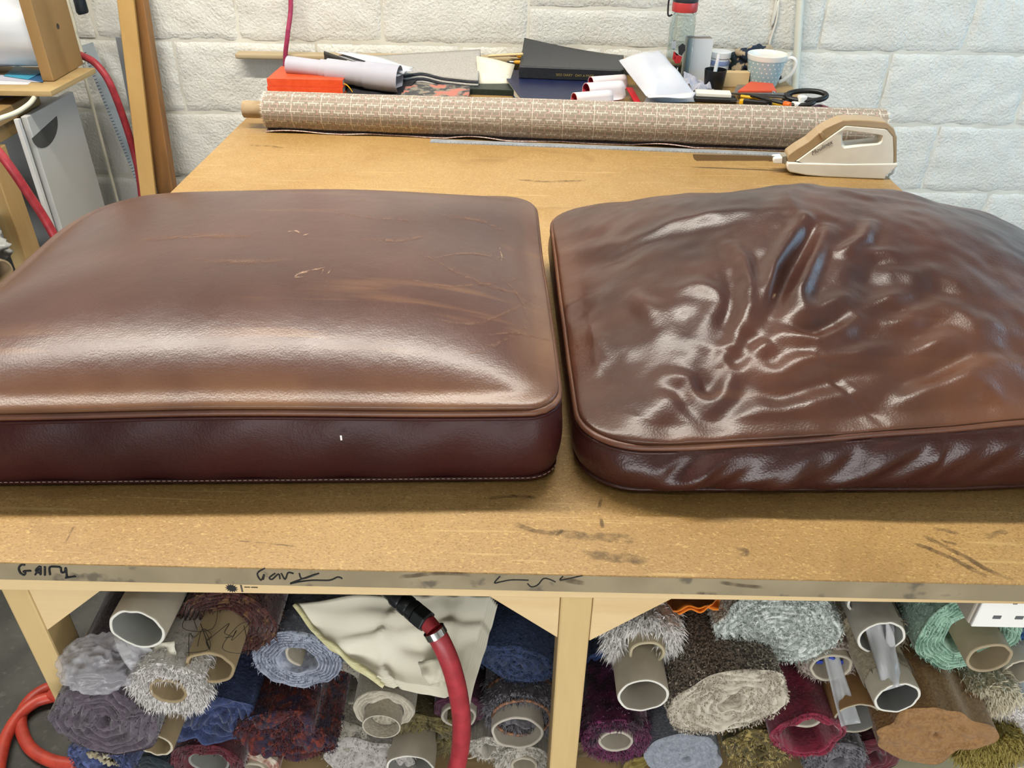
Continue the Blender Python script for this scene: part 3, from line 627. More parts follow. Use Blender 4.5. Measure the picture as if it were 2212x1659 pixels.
me.polygons.foreach_set('use_smooth', [True]*len(me.polygons)); me.update(); link('cloth', me, mat_weave, fab)
mat_weave_edge = mat('weave_edge', '#d9cdbb', '#8d7a68', rough=0.9, scale=180)
for c, r, s in ((ra, rr1, 1), (rb_, rr2, -1)):     # layered ends
    mb = MB(); prof = []
    for k in range(13):
        rho = 0.021+(r-0.0213)*k/12; prof.append((rho, (0.004 if k % 2 else 0.0)))
    mb.lathe(prof, c, rax*s, 40, close=False) if False else mb.lathe([(0.0205, 0.02)]+prof, c, rax*s, 40, close=True)
    mb.build('layered_end', mat_weave_edge, fab, smooth='auto')
MB().lathe([(0.0205, 0.0), (0.0205, 0.40), (0.0175, 0.40), (0.0175, 0.0)], ra-rax*0.060, rax, 32, close=True).build('cardboard_core', card, fab, smooth='auto')
rf = random.Random(3); mb = MB()
for k in range(420):
    q = rf.uniform(0, 2*math.pi); rr_ = rr1*rf.uniform(.93, 1.01); base = ra+rax*rf.uniform(0, .006)+rr_*(sd*math.cos(q)+up2*math.sin(q)); L_ = rf.uniform(.005, .011)
    tip = base-rax*L_+(sd*math.cos(q)+up2*math.sin(q))*rf.uniform(-.003, .002); tip.z = max(tip.z, TOP+.0006); base.z = max(base.z, TOP+.0006); w = (sd*-math.sin(q)+up2*math.cos(q))*.0006
    mb.add([base-w, base+w, tip], [(0, 1, 2)])
for k in range(220):
    q = rf.uniform(0, 2*math.pi); base = rb_+rr2*rf.uniform(.95, 1.0)*(sd*math.cos(q)+up2*math.sin(q)); tip = base+rax*rf.uniform(.004, .009); w = (sd*-math.sin(q)+up2*math.cos(q))*.0006; base.z = max(base.z, TOP+.0006); tip.z = max(tip.z, TOP+.0006)
    mb.add([base-w, base+w, tip], [(0, 1, 2)])
tag(mb.build('frayed_edge', cream_thread, fab), kind='stuff')
def flap(u, v):
    c = ra.lerp(rb_, u); n1 = 0.004*math.sin(u*21)+0.003*math.sin(u*47+1)
    f = 0.014+0.020*v+n1*v*0.8; z = TOP+0.0018+max(0, 0.007*math.sin(u*9+2)*math.sin(u*31))*v+0.004*(1-v)
    return Vector((c.x, c.y, 0))-Vector((sd.x, sd.y, 0))*(-f if sd.y < 0 else f)+Vector((0, 0, z))
MB().grid(flap, 160, 6).build('loose_edge', mat('weave_underside', '#6d5a55', '#4b3b3b', rough=0.9, scale=160), fab, smooth=True, solid=0.0012)
pe = [flap(i/200, 1.0)+Vector((0, 0, .0006)) for i in range(201)]
MB().tube(pe, 0.0013, 6).build('selvage', mat('pink_selvage', '#e7d3c6', '#b98f87', rough=.9, scale=240), fab, smooth=True)

steel = mat('brushed_steel', '#b4b6b8', '#9fa2a5', rough=0.32, metal=1.0, scale=60, stretch=(.05, 1, 1))
r0, r1 = pz(930, 305, TOP), pz(1740, 336, TOP); rd = (r1-r0).normalized(); rn = Vector((-rd.y, rd.x, 0))
rul = thing('steel_ruler', (r0+r1)/2, 'long steel straightedge ruler lying in front of the patterned roll', 'ruler')
rbl = MB().prism([r0-rn*.013, r1-rn*.013, r1+rn*.013, r0+rn*.013], (0, 0, 0.0016)).build('blade', mat('grey_rule_steel', '#b3b8bd', '#a3a8ae', rough=.42, metal=.25, scale=30), rul)
mb = MB(); nn = int((r1-r0).length/.01)
for k in range(1, nn):
    p = r0+rd*(k*.01)-rn*.013+Vector((0, 0, .0017)); L_ = .008 if k % 5 == 0 else .005
    mb.add([p-rd*.0005, p+rd*.0005, p+rd*.0005+rn*L_, p-rd*.0005+rn*L_], [(0, 1, 2, 3)])
tag(mb.build('graduations', ink, rbl), kind='stuff')

# electric knife ---------------------------------------------------
k0 = pz(1850, 385, TOP); kd = Vector((1, -0.075, 0)).normalized(); kn = Vector((0.075, 1, 0)).normalized()
def kp(x, y, back=0.0):
    px, pyy = 1480+x/4.608, 240+y/4.608
    v = FWD+RGT*((px-CXP)/F_PX)-UPV*((pyy-CYP)/F_PX); o = Vector((0, 0, CAM_Z)); t = (k0-o).dot(kn)/v.dot(kn); return o+v*t+kn*back
kn_ = thing('electric_knife', kp(1500, 675, .025), 'white and tan electric carving knife standing on the table behind the crumpled cushion', 'electric knife')
kwhite = mat('ivory_plastic', '#e9e5da', '#ded9cd', rough=0.3, scale=12); ktan = mat('tan_plastic', '#ab9270', rough=0.25); kwhite2 = mat('white_plastic', '#f2f1ec', rough=0.25)
def floorz(P): return [Vector((p.x, p.y, max(p.z, TOP+.0005))) for p in P]
outl = [(1085, 520), (1340, 335), (1600, 152), (1800, 168), (2010, 187), (2072, 262), (2078, 400), (2078, 524), (1600, 524)]
hole = [(1582, 240), (1615, 216), (1780, 233), (1945, 252), (1938, 295), (1912, 318), (1760, 330), (1605, 345), (1582, 325)]
def resample(poly, cen, n):
    out = []
    for k in range(n):
        q = 2*math.pi*k/n; d = (math.cos(q), math.sin(q)); best = None
        for i in range(len(poly)):
            (ax, ay), (bx, by) = poly[i], poly[(i+1) % len(poly)]; ex, ey = bx-ax, by-ay; den = d[0]*ey-d[1]*ex
            if abs(den) < 1e-9: continue
            t = ((ax-cen[0])*ey-(ay-cen[1])*ex)/den; s = ((ax-cen[0])*d[1]-(ay-cen[1])*d[0])/den
            if t > 0 and -1e-6 <= s <= 1+1e-6 and (best is None or t > best): best = t
        out.append((cen[0]+d[0]*best, cen[1]+d[1]*best))
    return out
n = 96; A = resample(outl, (1760, 282), n); H = resample(hole, (1760, 282), n); HB_ = [(1760+(x-1760)*1.16, 282+(y-282)*1.45) for x, y in H]
mb = MB(); rings = [[kp(x, y, .046) for x, y in A], [kp(x, y, .004) for x, y in A], [kp(1760+(x-1760)*.985, 282+(y-282)*.985, .0) for x, y in A], [kp(x, y, .0) for x, y in HB_], [kp(1760+(x-1760)*1.06, 282+(y-282)*1.2, .005) for x, y in H], [kp(x, y, .014) for x, y in H], [kp(x, y, .036) for x, y in H], [kp(x, y, .050) for x, y in HB_], [kp(x, y, .050) for x, y in A]]
V = [p for r in rings for p in r]; mb.add(V, [(i*n+j, i*n+(j+1) % n, (i+1)*n+(j+1) % n, (i+1)*n+j) for i in range(len(rings)-1) for j in range(n)]+[((len(rings)-1)*n+j, (len(rings)-1)*n+(j+1) % n, (j+1) % n, j) for j in range(n)])
khs = mb.build('upper_housing', kwhite, kn_, smooth='auto', angle=50)
MB().prism(floorz([kp(x, y, -.003) for x, y in [(1022, 512), (1012, 545), (1016, 585), (1042, 606), (1200, 636), (1380, 660), (1700, 673), (1985, 676), (2000, 640), (2115, 545), (2115, 520), (1600, 524)]]), kn*.056).build('lower_housing', kwhite, kn_, bevel=.003, bseg=3)
MB().prism([kp(x, y, .004) for x, y in [(1028, 514), (1022, 470), (1030, 440), (1120, 375), (1230, 310), (1330, 225), (1400, 172), (1480, 135), (1570, 97), (1700, 92), (1860, 100), (2010, 116), (2088, 180), (2116, 262), (2116, 521), (2079, 524), (2078, 400), (2072, 262), (2010, 187), (1800, 168), (1600, 152), (1340, 335), (1085, 520)]], kn*.042).build('tan_trim', ktan, kn_, bevel=.003, bseg=3)
MB().prism([kp(x, y, .0) for x, y in [(1330, 222), (1362, 208), (1385, 240), (1378, 275), (1365, 280)]], kn*.046).build('switch', ktan, kn_, bevel=.002)
def blade(back):
    top = [(86, 462), (500, 470), (850, 480), (1010, 486)]; bot = [(1010, 520), (850, 535)]
    x = 845
    while x > 130: bot += [(x, 522), (x-8, 531)]; x -= 16
    bot += [(120, 524), (100, 512), (90, 490)]
    return MB().prism([kp(a, b_, back) for a, b_ in top+bot], kn*.0013)
for bk in (.021, .0235): blade(bk).build('blade', mat('blade_steel', '#9b9184', rough=.35, metal=.9), kn_)
MB().prism([kp(x, y, .012) for x, y in [(978, 470), (1026, 462), (1026, 545), (978, 542)]], kn*.026).build('blade_socket', mat('grey_socket', '#8b8578', rough=.5), kn_, bevel=.001)
MB().prism([kp(x, y, .010) for x, y in [(884, 510), (895, 484), (980, 478), (976, 541), (890, 540)]], kn*.028).build('release_button', kwhite2, kn_, bevel=.002)
tx = kp(1262, 440, -.0012); put_text('brand_lettering', 'Moulinex', .0125, tx, kp(1440, 335, -.0012)-tx, kn.cross((kp(1440, 335)-kp(1262, 440)).normalized())*-1, mat('grey_print', '#4a4640', rough=.5), khs, shear=.35)
cp = [kp(2112, 535, .02), kp(2112, 590, .02), kp(2095, 650, .022), kp(2070, 690, .03)+Vector((0, 0, 0)), kp(2066, 720, .05)+Vector((.012, 0, -.03))]
MB().tube(smooth_path(cp, 6), .0028, 8).build('power_cord', kwhite2, kn_, smooth=True)

# ------------------------------------------------------------------ things at the back of the table
paper = mat('white_paper', '#d3d3d7', rough=.6); paper_l = mat('lilac_white_paper', '#bcbbc6', '#b4b3bf', rough=.6, scale=8); pages = mat('page_block', '#e8e4d8', '#cfcabd', rough=.8, scale=220, stretch=(.02, .02, 1))
black = mat('black_plastic', '#17181a', rough=.35); bmatte = mat('black_cloth_cover', '#1b1d22', '#23252b', rough=.55, scale=120)
def book(name, label, c, ang, w, d, h, cover, cat='book', spine=True):
    """hardback lying flat: spine along the front (local -y), c = middle of the front bottom edge"""
    R = Matrix.Rotation(ang, 3, 'Z'); c = Vector(c); t = thing(name, c+R@Vector((0, d/2, 0)), label, cat)
    def bx(x, y, z, sx, sy, sz): return MB().box(c+R@Vector((x, y, z)), (sx, sy, sz), R)
    bx(0, d/2, .001, w, d, .002).build('back_cover', cover, t, bevel=.0006); bx(0, d/2, h-.001, w, d, .002).build('front_cover', cover, t, bevel=.0006)
    bx(0, .0012, h/2, w, .0024, h-.0042).build('spine', cover, t, bevel=.0006)
    bx(0, d/2-.001, h/2, w-.006, d-.009, h-.0044).build('pages', pages, t); return t, R
orange = mat('orange_cover', '#e8562a', '#df4c22', rough=.5, scale=60)
q = pz(660, 206, TOP); 
for i in range(2):
    t, R = book('notebook', ['bright orange A5 notebook at the bottom of the pair under the paper roll', 'bright orange A5 notebook on top of its twin under the paper roll'][i], q+Vector((.002*i, .002*i, .0005+.0215*i)), math.radians(-1), .214, .150, .021, orange, 'notebook'); tag(t, group='orange notebooks')
    if i: MB().grid(lambda u, v: q+Vector((.108+.030*u, .012-.012*u, .030-.029*u*u+.0002))+Vector((0, .005*v, .001*v)), 10, 2).build('ribbon_marker', mat('yellow_ribbon', '#e0a81f', rough=.6), t, solid=.0005)
# rolled paper in three steps
pa, pb = py_(622, 140, 2.435), py_(864, 187, 2.385); pb.z = max(pb.z, TOP+.040); pax = (pb-pa).normalized(); PL = (pb-pa).length
pr = thing('paper_roll', (pa+pb)/2, 'white rolled paper pattern leaning on the orange notebooks', 'paper roll')
for a, b_, r in ((0, .40, .0245), (.30, .45, .0272), (.36, .68, .0315), (.62, .74, .0338), (.70, 1, .0375)):
    MB().lathe([(r, a*PL), (r, b_*PL), (r-.0012, b_*PL), (r-.0012, a*PL)], pa, pax, 40, close=True).build('sheet', paper_l, pr, smooth='auto')
# folded white papers with dark backing lying on the roll
dk = mat('charcoal_card', '#45433f', '#37352f', rough=.8, scale=40)
def quad_sheet(pts, nu=14, nv=8, wav=0.0, seed=1):
    a, b_, c, d = [Vector(p) for p in pts]; g = SN(seed, 8, .6, 2.5, 2); nrm = (b_-a).cross(d-a).normalized()
    def f(u, v):
        p = a.lerp(b_, u).lerp(d.lerp(c, u), v); return p+nrm*wav*float(g(u, v))
    return MB().grid(f, nu, nv)
lp = thing('folded_papers', py_(800, 150, 2.43), 'folded white papers with dark underside resting on the rolled paper', 'papers')
quad_sheet([py_(722, 113, 2.47), py_(872, 158, 2.40), py_(894, 143, 2.47), py_(745, 111, 2.52)], wav=.002).build('upper_sheet', paper, lp, smooth=True, solid=.0012)
quad_sheet([py_(725, 121, 2.463), py_(858, 165, 2.395), py_(893, 152, 2.44), py_(748, 115, 2.50)], wav=.002, seed=4).build('lower_sheet', paper, lp, smooth=True, solid=.0012)
quad_sheet([py_(700, 110, 2.465), py_(868, 166, 2.425), py_(866, 190, 2.43), py_(700, 133, 2.465)], wav=.002, seed=6).build('dark_card', dk, lp, smooth=True, solid=.001)
bc = thing('fabric_offcut', pz(800, 205, TOP), 'black cloth offcut bunched under the rolled paper', 'cloth')
quad_sheet([pz(750, 213, TOP+.002), pz(868, 213, TOP+.002), pz(900, 178, TOP+.016), pz(752, 178, TOP+.012)], wav=.004, seed=8).build('cloth', mat('black_cloth', '#1b1a1d', '#26242a', rough=.85, scale=80), bc, smooth=True, solid=.003)
# folded grey cloth with dark layers
greycl = mat('grey_cloth', '#b3afaa', '#a6a29d', rough=.9, scale=200, bump=.15, bscale=300); navycl = mat('navy_black_layers', '#24262f', '#33363f', rough=.8, scale=40)
gc = thing('folded_fabric', pz(960, 176, TOP), 'flat folded grey cloth with dark wavy layers along its front edge', 'fabric')
def layer(z0, dz, inset):
    def f(u, v):
        zz = z0+.006*math.exp(-((u-.25)/.18)**2)*(1-v)-.004*math.exp(-((u-.5)/.2)**2)*(1-v)
        fr = pz(873+u*160, 170+8*u-4*math.sin(u*5)+inset, TOP+.018); bk = py_(790+u*248, 131-15*u, 2.625)
        p = fr.lerp(bk, v); p.z += zz-.027; return p
    return f
for k, (z0, m_) in enumerate(((.010, navycl), (.016, greycl), (.022, navycl), (.027, greycl), (.033, navycl), (.038, greycl))):
    MB().grid(layer(z0, 0, 6-k), 40, 12).build('layer', m_, gc, smooth=True, solid=.0042)
# tapestry offcut
tap = mat('tapestry_cloth', '#4a4a4c', '#8d8678', rough=.9, scale=45, c3='#c0786a', scale3=26, lo3=.56, hi3=.6, lo=.45, hi=.55, bump=.3, bscale=250)
tp = thing('folded_fabric', pz(940, 205, TOP), 'folded floral tapestry offcut in grey and coral lying behind the patterned roll', 'fabric')
for k in range(2): quad_sheet([pz(862+k*3, 216, TOP+.004+k*.007), pz(1012-k*2, 218, TOP+.004+k*.007), pz(1018, 186, TOP+.004+k*.007), pz(880, 180, TOP+.006+k*.007)], 24, 10, wav=.0015, seed=20+k).build('layer', tap, tp, smooth=True, solid=.006)
# dark green book and cream ruled pad
book('hardback_book', 'thin dark green hardback lying beneath the cream ruled pad', pz(1066, 206, TOP+.0005), math.radians(-4), .135, .11, .016, mat('dark_green_cover', '#16221d', '#1d2b25', rough=.5, scale=80))
cream = mat('cream_card', '#e6e0cd', '#ddd6c2', rough=.7, scale=20)
cp_ = thing('ruled_pad', pz(1065, 196, TOP+.017), 'cream ruled pad leaning behind the dark green book', 'pad')
quad_sheet([py_(1033, 184, 2.45), py_(1098, 187, 2.45), py_(1112, 140, 2.53), py_(1029, 122, 2.53)], 6, 6, .001).build('pad_sheet', cream, cp_, smooth=True, solid=.006)
mb = MB()
for k in range(7): a_, b_ = py_(1040+k*.2, 176-k*7, 2.461+k*.0105-.004), py_(1095+k*1.2, 180-k*6.2, 2.461+k*.0105-.004); mb.tube([a_, b_], .00035, 4)
tag(mb.build('ruled_lines', mat('faint_grey_line', '#b9b3a2', rough=.8), cp_), kind='stuff')
wd = [thing('wooden_dowel', py_(1070, 121, 2.56), 'thin wooden rod poking out beside the open diary', 'rod')]
MB().tube([py_(1055, 121, 2.575), py_(1130, 117, 2.555)], .004, 10).build('rod', pine_x, wd[0], smooth='auto')
# navy book with diary on top
navy = mat('navy_cover', '#10193c', '#152048', rough=.42, scale=90)
nv = thing('hardback_book', pz(1185, 190, TOP), 'navy blue hardback book lying beneath the black diary', 'book')
nq = [pz(1132, 222, TOP+.026), pz(1290, 228, TOP+.026), pz(1290, 152, TOP+.026), pz(1080, 151, TOP+.026)]
def ins(P, k, z): c = sum(P, Vector())/4; return [Vector((c.x+(p.x-c.x)*k, c.y+(p.y-c.y)*k, z)) for p in P]
MB().prism(ins(nq, 1, TOP+.024), (0, 0, .0022)).build('front_cover', navy, nv, bevel=.0006); MB().prism(ins(nq, 1, TOP+.0005), (0, 0, .0022)).build('back_cover', navy, nv, bevel=.0006); MB().prism(ins(nq, .965, TOP+.003), (0, 0, .0208)).build('pages', pages, nv)
DZ = TOP+.0275; ds = [py_(1121, 149, 2.47), py_(1347, 159, 2.45)]
da, db = Vector((ds[0].x, 2.478, DZ)), Vector((ds[1].x, 2.450, DZ)); dx = (db-da).normalized(); dn = Vector((-dx.y, dx.x, 0)); DL = (db-da).length
di = thing('diary', (da+db)/2+dn*.09, 'black hardback 2022 day-a-page diary with its cover lifting open', 'diary')
def db_(x0, x1, y0, y1, z0, z1): return MB().box(da+dx*((x0+x1)/2)+dn*((y0+y1)/2)+Vector((0, 0, (z0+z1)/2)), (x1-x0, y1-y0, z1-z0), Matrix((dx, dn, Vector((0, 0, 1)))).transposed())
dsp = db_(0, DL, 0, .004, .0, .030).build('spine', bmatte, di, bevel=.0012); db_(0, DL, 0, .195, 0, .0025).build('back_cover', bmatte, di, bevel=.0006)
db_(.006, DL-.004, .005, .188, .003, .022).build('pages', pages, di)
def cover(u, v):
    lift = (1-u)**1.5; z = .030+v*(.004+.040*lift*(.35+.65*v)); return da+dx*(u*DL-.004*lift*v)+dn*(v*.19)+Vector((0, 0, z))
MB().grid(cover, 30, 14).build('front_cover', mat('diary_cover', '#2a2c30', '#34363a', rough=.38, scale=150), di, smooth=True, solid=.0024)
put_text('spine_lettering', '2022 DIARY · DAY A PAGE', .0095, da+dx*.108-dn*.0006+Vector((0, 0, .0105)), dx, (0, 0, 1), mat('gold_print', '#c9b268', rough=.35, metal=.6), dsp)
amber = mat('amber_plastic', '#cf9320', rough=.25); chrome = mat('chrome', '#c8c8ca', rough=.15, metal=1.0)
for i, (x, y, yy) in enumerate(((1098, 121, .155), (1098, 143, .07))):
    t = thing('mechanical_pencil', da+dn*yy+Vector((0, 0, .031)), ['amber mechanical pencil tucked at the back of the open diary', 'amber mechanical pencil tucked at the front of the open diary'][i], 'pencil')
    c = da+dn*yy+Vector((0, 0, .0283)); e = dx.copy()
    MB().lathe([(.0015, -.034), (.002, -.034), (.0032, -.022), (.0058, -.018), (.0062, .055), (.004, .06)], c, e, 14).build('barrel', amber, t, smooth='auto'); MB().lathe([(.0012, -.036), (.0030, -.036), (.0033, -.0225), (.001, -.0225)], c, e, 12).build('tip', chrome, t, smooth='auto'); MB().lathe([(.0008, -.044), (.0026, -.044), (.0026, -.0365), (.0008, -.0365)], c, e, 10).build('lead_sleeve', black, t, smooth='auto')
pn = thing('pen', pz(1116, 213, TOP), 'dark blue pen poking out from under the navy book', 'pen'); c = pz(1112, 214, TOP+.006)
MB().lathe([(.0, 0), (.0045, .001), (.0048, .02), (.0048, .05)], c, (1, -.25, 0), 12).build('cap', navy, pn, smooth='auto'); MB().lathe([(.002, -.006), (.003, -.006), (.003, 0), (.002, 0)], c, (1, -.25, 0), 10, close=True).build('tip', chrome, pn, smooth='auto')
# folded red and white trim
tr = thing('folded_trim', pz(1305, 222, TOP), 'white strip with red lining folded back and forth in loops', 'fabric strip')
ex = Vector((.100, .052, -.004)); fdir = Vector((ex.y, -ex.x, 0)).normalized(); prof = []
for (lx, ly, LY, r) in ((1240, 214, 2.20, .015), (1266, 196, 2.285, .019), (1276, 178, 2.375, .014)):
    c = py_(lx, ly, LY)
    prof += [c+fdir*(r+.004)+Vector((0, 0, -r*1.2))]+[c+fdir*r*math.cos(a)+Vector((0, 0, r*math.sin(a))) for a in [math.pi*k/7 for k in range(8)]]+[c-fdir*(r*.8)+Vector((0, 0, -r*.9))]
prof = smooth_path(prof, 4)
def strip(off):
    def f(u, v):
        i = min(int(u*(len(prof)-1)+.5), len(prof)-1); p = prof[i]; t = prof[min(i+1, len(prof)-1)]-prof[max(i-1, 0)]; t.normalize(); nrm = ex.normalized().cross(t); q_ = p+nrm*off+ex*v; q_.z = max(q_.z, TOP+.0012); return q_
    return f
MB().grid(strip(.0008), len(prof), 8).build('white_face', mat('pinkish_white', '#e6dada', rough=.6), tr, smooth=True, solid=.0012)
MB().grid(strip(-.0008), len(prof), 8).build('red_lining', mat('red_lining', '#b8182c', '#a81327', rough=.7, scale=40), tr, smooth=True, solid=.0012)
MB().prism([pz(1372, 226, TOP+.006), pz(1386, 226, TOP+.004), pz(1366, 190, TOP+.020), pz(1352, 190, TOP+.022)], (0, 0, .002)).build('red_tab', mat('bright_red', '#c91f2b', rough=.5), tr)
# padded envelope
en = thing('padded_envelope', pz(1430, 208, TOP), 'plump white padded envelope leaning on the end of the diary', 'envelope')
ec = [py_(1396, 208, 2.27), py_(1503, 204, 2.30), py_(1424, 108, 2.52), py_(1336, 130, 2.47)]
for p in ec: p.z = max(p.z, TOP+.003)
en_g = SN(9, 12, .8, 3, 2)
def env(side):
    def f(u, v):
        p = ec[0].lerp(ec[1], u).lerp(ec[3].lerp(ec[2], u), v); nr = (ec[1]-ec[0]).cross(ec[3]-ec[0]).normalized(); e = (1-(2*u-1)**4)*(1-(2*v-1)**4)
        p = p+nr*(side*.030*e+.004*float(en_g(u, v))*e); p.z = max(p.z, TOP+.0008); return p
    return f
mb = MB(); mb.grid(env(1), 24, 24); mb.grid(env(-1), 24, 24); mb.build('envelope_body', mat('white_polymailer', '#d0d2db', '#c9cbd5', rough=.35, scale=10), en, smooth=True)
quad_sheet([ec[0]+Vector((.0, -.002, .004)), ec[1]+Vector((0, -.002, .004)), ec[1]+Vector((-.012, -.022, -.001)), ec[0]+Vector((.004, -.024, .0))], 14, 4, .0015, 3).build('flap', paper, en, smooth=True, solid=.001)
ps = thing('paper_slip', pz(1420, 221, TOP), 'printed white slips of paper under the padded envelope', 'papers')
for k in range(3): quad_sheet([pz(1390+k*12, 222-k, TOP+.001+k*.0008), pz(1470+k*16, 222-k, TOP+.001+k*.0008), pz(1480+k*10, 204, TOP+.001+k*.0008), pz(1400+k*8, 204, TOP+.001+k*.0008)], 6, 4, .0002, k).build('slip', [paper, paper_l, mat('blueish_slip', '#b9c3cf', rough=.6)][k], ps, solid=.0004)
# drinks bottle
bq = pz(1459, 186, TOP); S = scale_at(bq); bt = thing('water_bottle', bq, 'clear plastic drinks bottle with red and black flip cap', 'bottle')
clear = mat('clear_plastic', '#eef4f2', rough=.04, trans=1.0, ior=1.15)
bbody = MB().lathe([(0, .0015), (.032, .0015), (.036, .006), (.037, .02), (.037, .150), (.036, .185), (.033, .196), (.030, .199), (.028, .199), (.031, .194), (.034, .184), (.0352, .150), (.0352, .02), (.034, .008), (.030, .004), (0, .004)], bq, (0, 0, 1), 40).build('body', clear, bt, smooth='auto')
MB().lathe([(.031, .200), (.0345, .200), (.0350, .203), (.0345, .206), (.031, .206)], bq, (0, 0, 1), 36, close=True).build('neck_ring', clear, bt, smooth='auto')
MB().lathe([(0, .207), (.0352, .207), (.0362, .212), (.0362, .229), (.035, .232), (0, .232)], bq, (0, 0, 1), 40).build('cap_band', mat('red_cap', '#b8393a', rough=.35), bt, smooth='auto')
MB().lathe([(0, .2325), (.0355, .2325), (.0365, .238), (.035, .256), (.026, .270), (0, .274)], bq, (0, 0, 1), 40).build('lid', mat('charcoal_cap', '#2a3038', rough=.3), bt, smooth='auto')
lpth = [bq+Vector((-.034, -.012, .248)), bq+Vector((-.046, -.014, .247)), bq+Vector((-.050, -.015, .235)), bq+Vector((-.049, -.015, .205)), bq+Vector((-.045, -.014, .196)), bq+Vector((-.036, -.012, .199))]
MB().tube(smooth_path(lpth, 5), .0026, 8).build('carry_loop', black, bt, smooth=True)
def print_patch(name, pts, m_, r=.0375):
    """flat print wrapped on the bottle wall: (angle from the viewer, height)"""
    a0 = math.atan2(-bq.y, -bq.x); mb = MB(); c = (sum(p[0] for p in pts)/len(pts), sum(p[1] for p in pts)/len(pts))
    P = [bq+Vector((math.cos(a0+a)*r, math.sin(a0+a)*r, h)) for a, h in pts]; n = len(P); C_ = bq+Vector((math.cos(a0+c[0])*r*1.004, math.sin(a0+c[0])*r*1.004, c[1]))
    mb.add(P+[C_], [(i, (i+1) % n, n) for i in range(n)]); return mb.build(name, m_, bbody)
pb_, pr_, pg_ = mat('black_print', '#25262a', rough=.5), mat('red_print', '#b2262a', rough=.5), mat('grey_blue_print', '#9aa3ad', rough=.5)
print_patch('printed_mark', [(-.15, .118), (.15, .128), (.38, .122), (.42, .108), (.20, .094), (-.05, .098)], pb_); print_patch('printed_mark', [(-.45, .105), (.05, .094), (.25, .092), (.15, .074), (-.2, .072), (-.5, .084)], pr_); print_patch('printed_mark', [(-.75, .132), (-.35, .134), (-.3, .11), (-.7, .108)], pg_)
for k, (a, b_) in enumerate(((-.75, -.5), (-.42, -.18), (-.10, .10))):
    print_patch('printed_letter', [(a, .066), (b_, .066), (b_, .048), (a, .048)], pb_); print_patch('printed_letter_hollow', [(a+.07, .061), (b_-.07, .061), (b_-.07, .053), (a+.07, .053)], mat('white_print', '#e8e8e6', rough=.5), .0379)
# white carton
carton_w = mat('white_carton_board', '#eef0f2', rough=.5)
xq = pz(1502, 181, TOP); bxr = Matrix.Rotation(math.radians(4), 3, 'Z'); wb = thing('carton', xq, 'tall plain white carton standing beside the drinks bottle', 'box')
def cb(x, y, z, sx, sy, sz): return MB().box(xq+bxr@Vector((x, y, z)), (sx, sy, sz), bxr)
cb(0, 0, .064, .074, .0012, .128).build('front_panel', carton_w, wb); cb(0, .042, .064, .074, .0012, .128).build('back_panel', carton_w, wb); cb(-.0368, .021, .064, .0012, .0408, .128).build('side_panel', carton_w, wb); cb(.0368, .021, .064, .0012, .0408, .128).build('side_panel', carton_w, wb); cb(0, .021, .001, .0735, .0405, .0012).build('base', carton_w, wb)
cb(0, .021, .1255, .071, .0395, .002).build('inner_flap', mat('grey_brown_board', '#9a9088', '#83796f', rough=.8, scale=30), wb)
# crumpled paper
cq = pz(1512, 199, TOP); crp = SN(14, 20, 1.0, 4, 2, .6)
def crum(u, v):
    p = cq+Vector((-.05+.085*u, -.02+.055*v, .001)); p.z += .006+.045*max(0, 1-u)*(.3+.7*v)+.007*float(crp(u*1.6, v*1.6)); p.z = max(p.z, TOP+.001); return p
tag(MB().grid(crum, 16, 12).build('crumpled_paper', paper_l, solid=.0006), 'crumpled sheet of white paper between envelope and black pot', 'paper')
# black pot with marker
kq = pz(1540, 194, TOP); pot = thing('pen_pot', kq, 'small black plastic pot holding a white marker', 'pot')
MB().lathe([(0, .001), (.026, .001), (.0275, .004), (.0318, .052), (.0322, .058), (.0305, .058), (.0300, .052), (.026, .006), (0, .005)], kq, (0, 0, 1), 36).build('pot_body', black, pot, smooth='auto')
mk = thing('marker_pen', kq+Vector((0, 0, .008)), 'slim white marker pen standing in the black pot', 'pen'); ma, mb2 = kq+Vector((-.006, -.006, .009)), py_(1553, 117, kq.y+.015); mx_ = (mb2-ma).normalized(); ML = (mb2-ma).length
MB().lathe([(0, 0), (.0055, .0), (.0058, ML*.55), (.0058, ML*.7)], ma, mx_, 14).build('barrel', mat('pale_grey_plastic', '#d3d8dd', rough=.35), mk, smooth='auto'); MB().lathe([(.0050, ML*.7), (.0052, ML*.98), (.004, ML)], ma, mx_, 14).build('cap', paper, mk, smooth='auto')
# jar behind
jq = pz(1549, 172, TOP); jar = thing('plastic_tub', jq, 'white plastic tub with blue band behind the black pot', 'tub')
MB().lathe([(0, .001), (.028, .001), (.029, .004), (.029, .062), (.027, .066), (0, .066)], jq, (0, 0, 1), 32).build('tub_body', mat('tub_white', '#dfe3ea', rough=.4), jar, smooth='auto'); MB().lathe([(0, .0665), (.031, .0665), (.031, .082), (.029, .084), (0, .084)], jq, (0, 0, 1), 32).build('lid', mat('tub_lid', '#e9ebee', rough=.35), jar, smooth='auto')
MB().lathe([(.0293, .045), (.0295, .046), (.0295, .058), (.0293, .059)], jq, (0, 0, 1), 32, close=True).build('blue_band', mat('periwinkle', '#8fa3d8', rough=.5), jar, smooth='auto'); MB().lathe([(.0293, .012), (.0295, .013), (.0295, .032), (.0293, .033)], jq, (0, 0, 1), 32, close=True).build('dark_band', mat('dark_label', '#22242c', rough=.5), jar, smooth='auto')
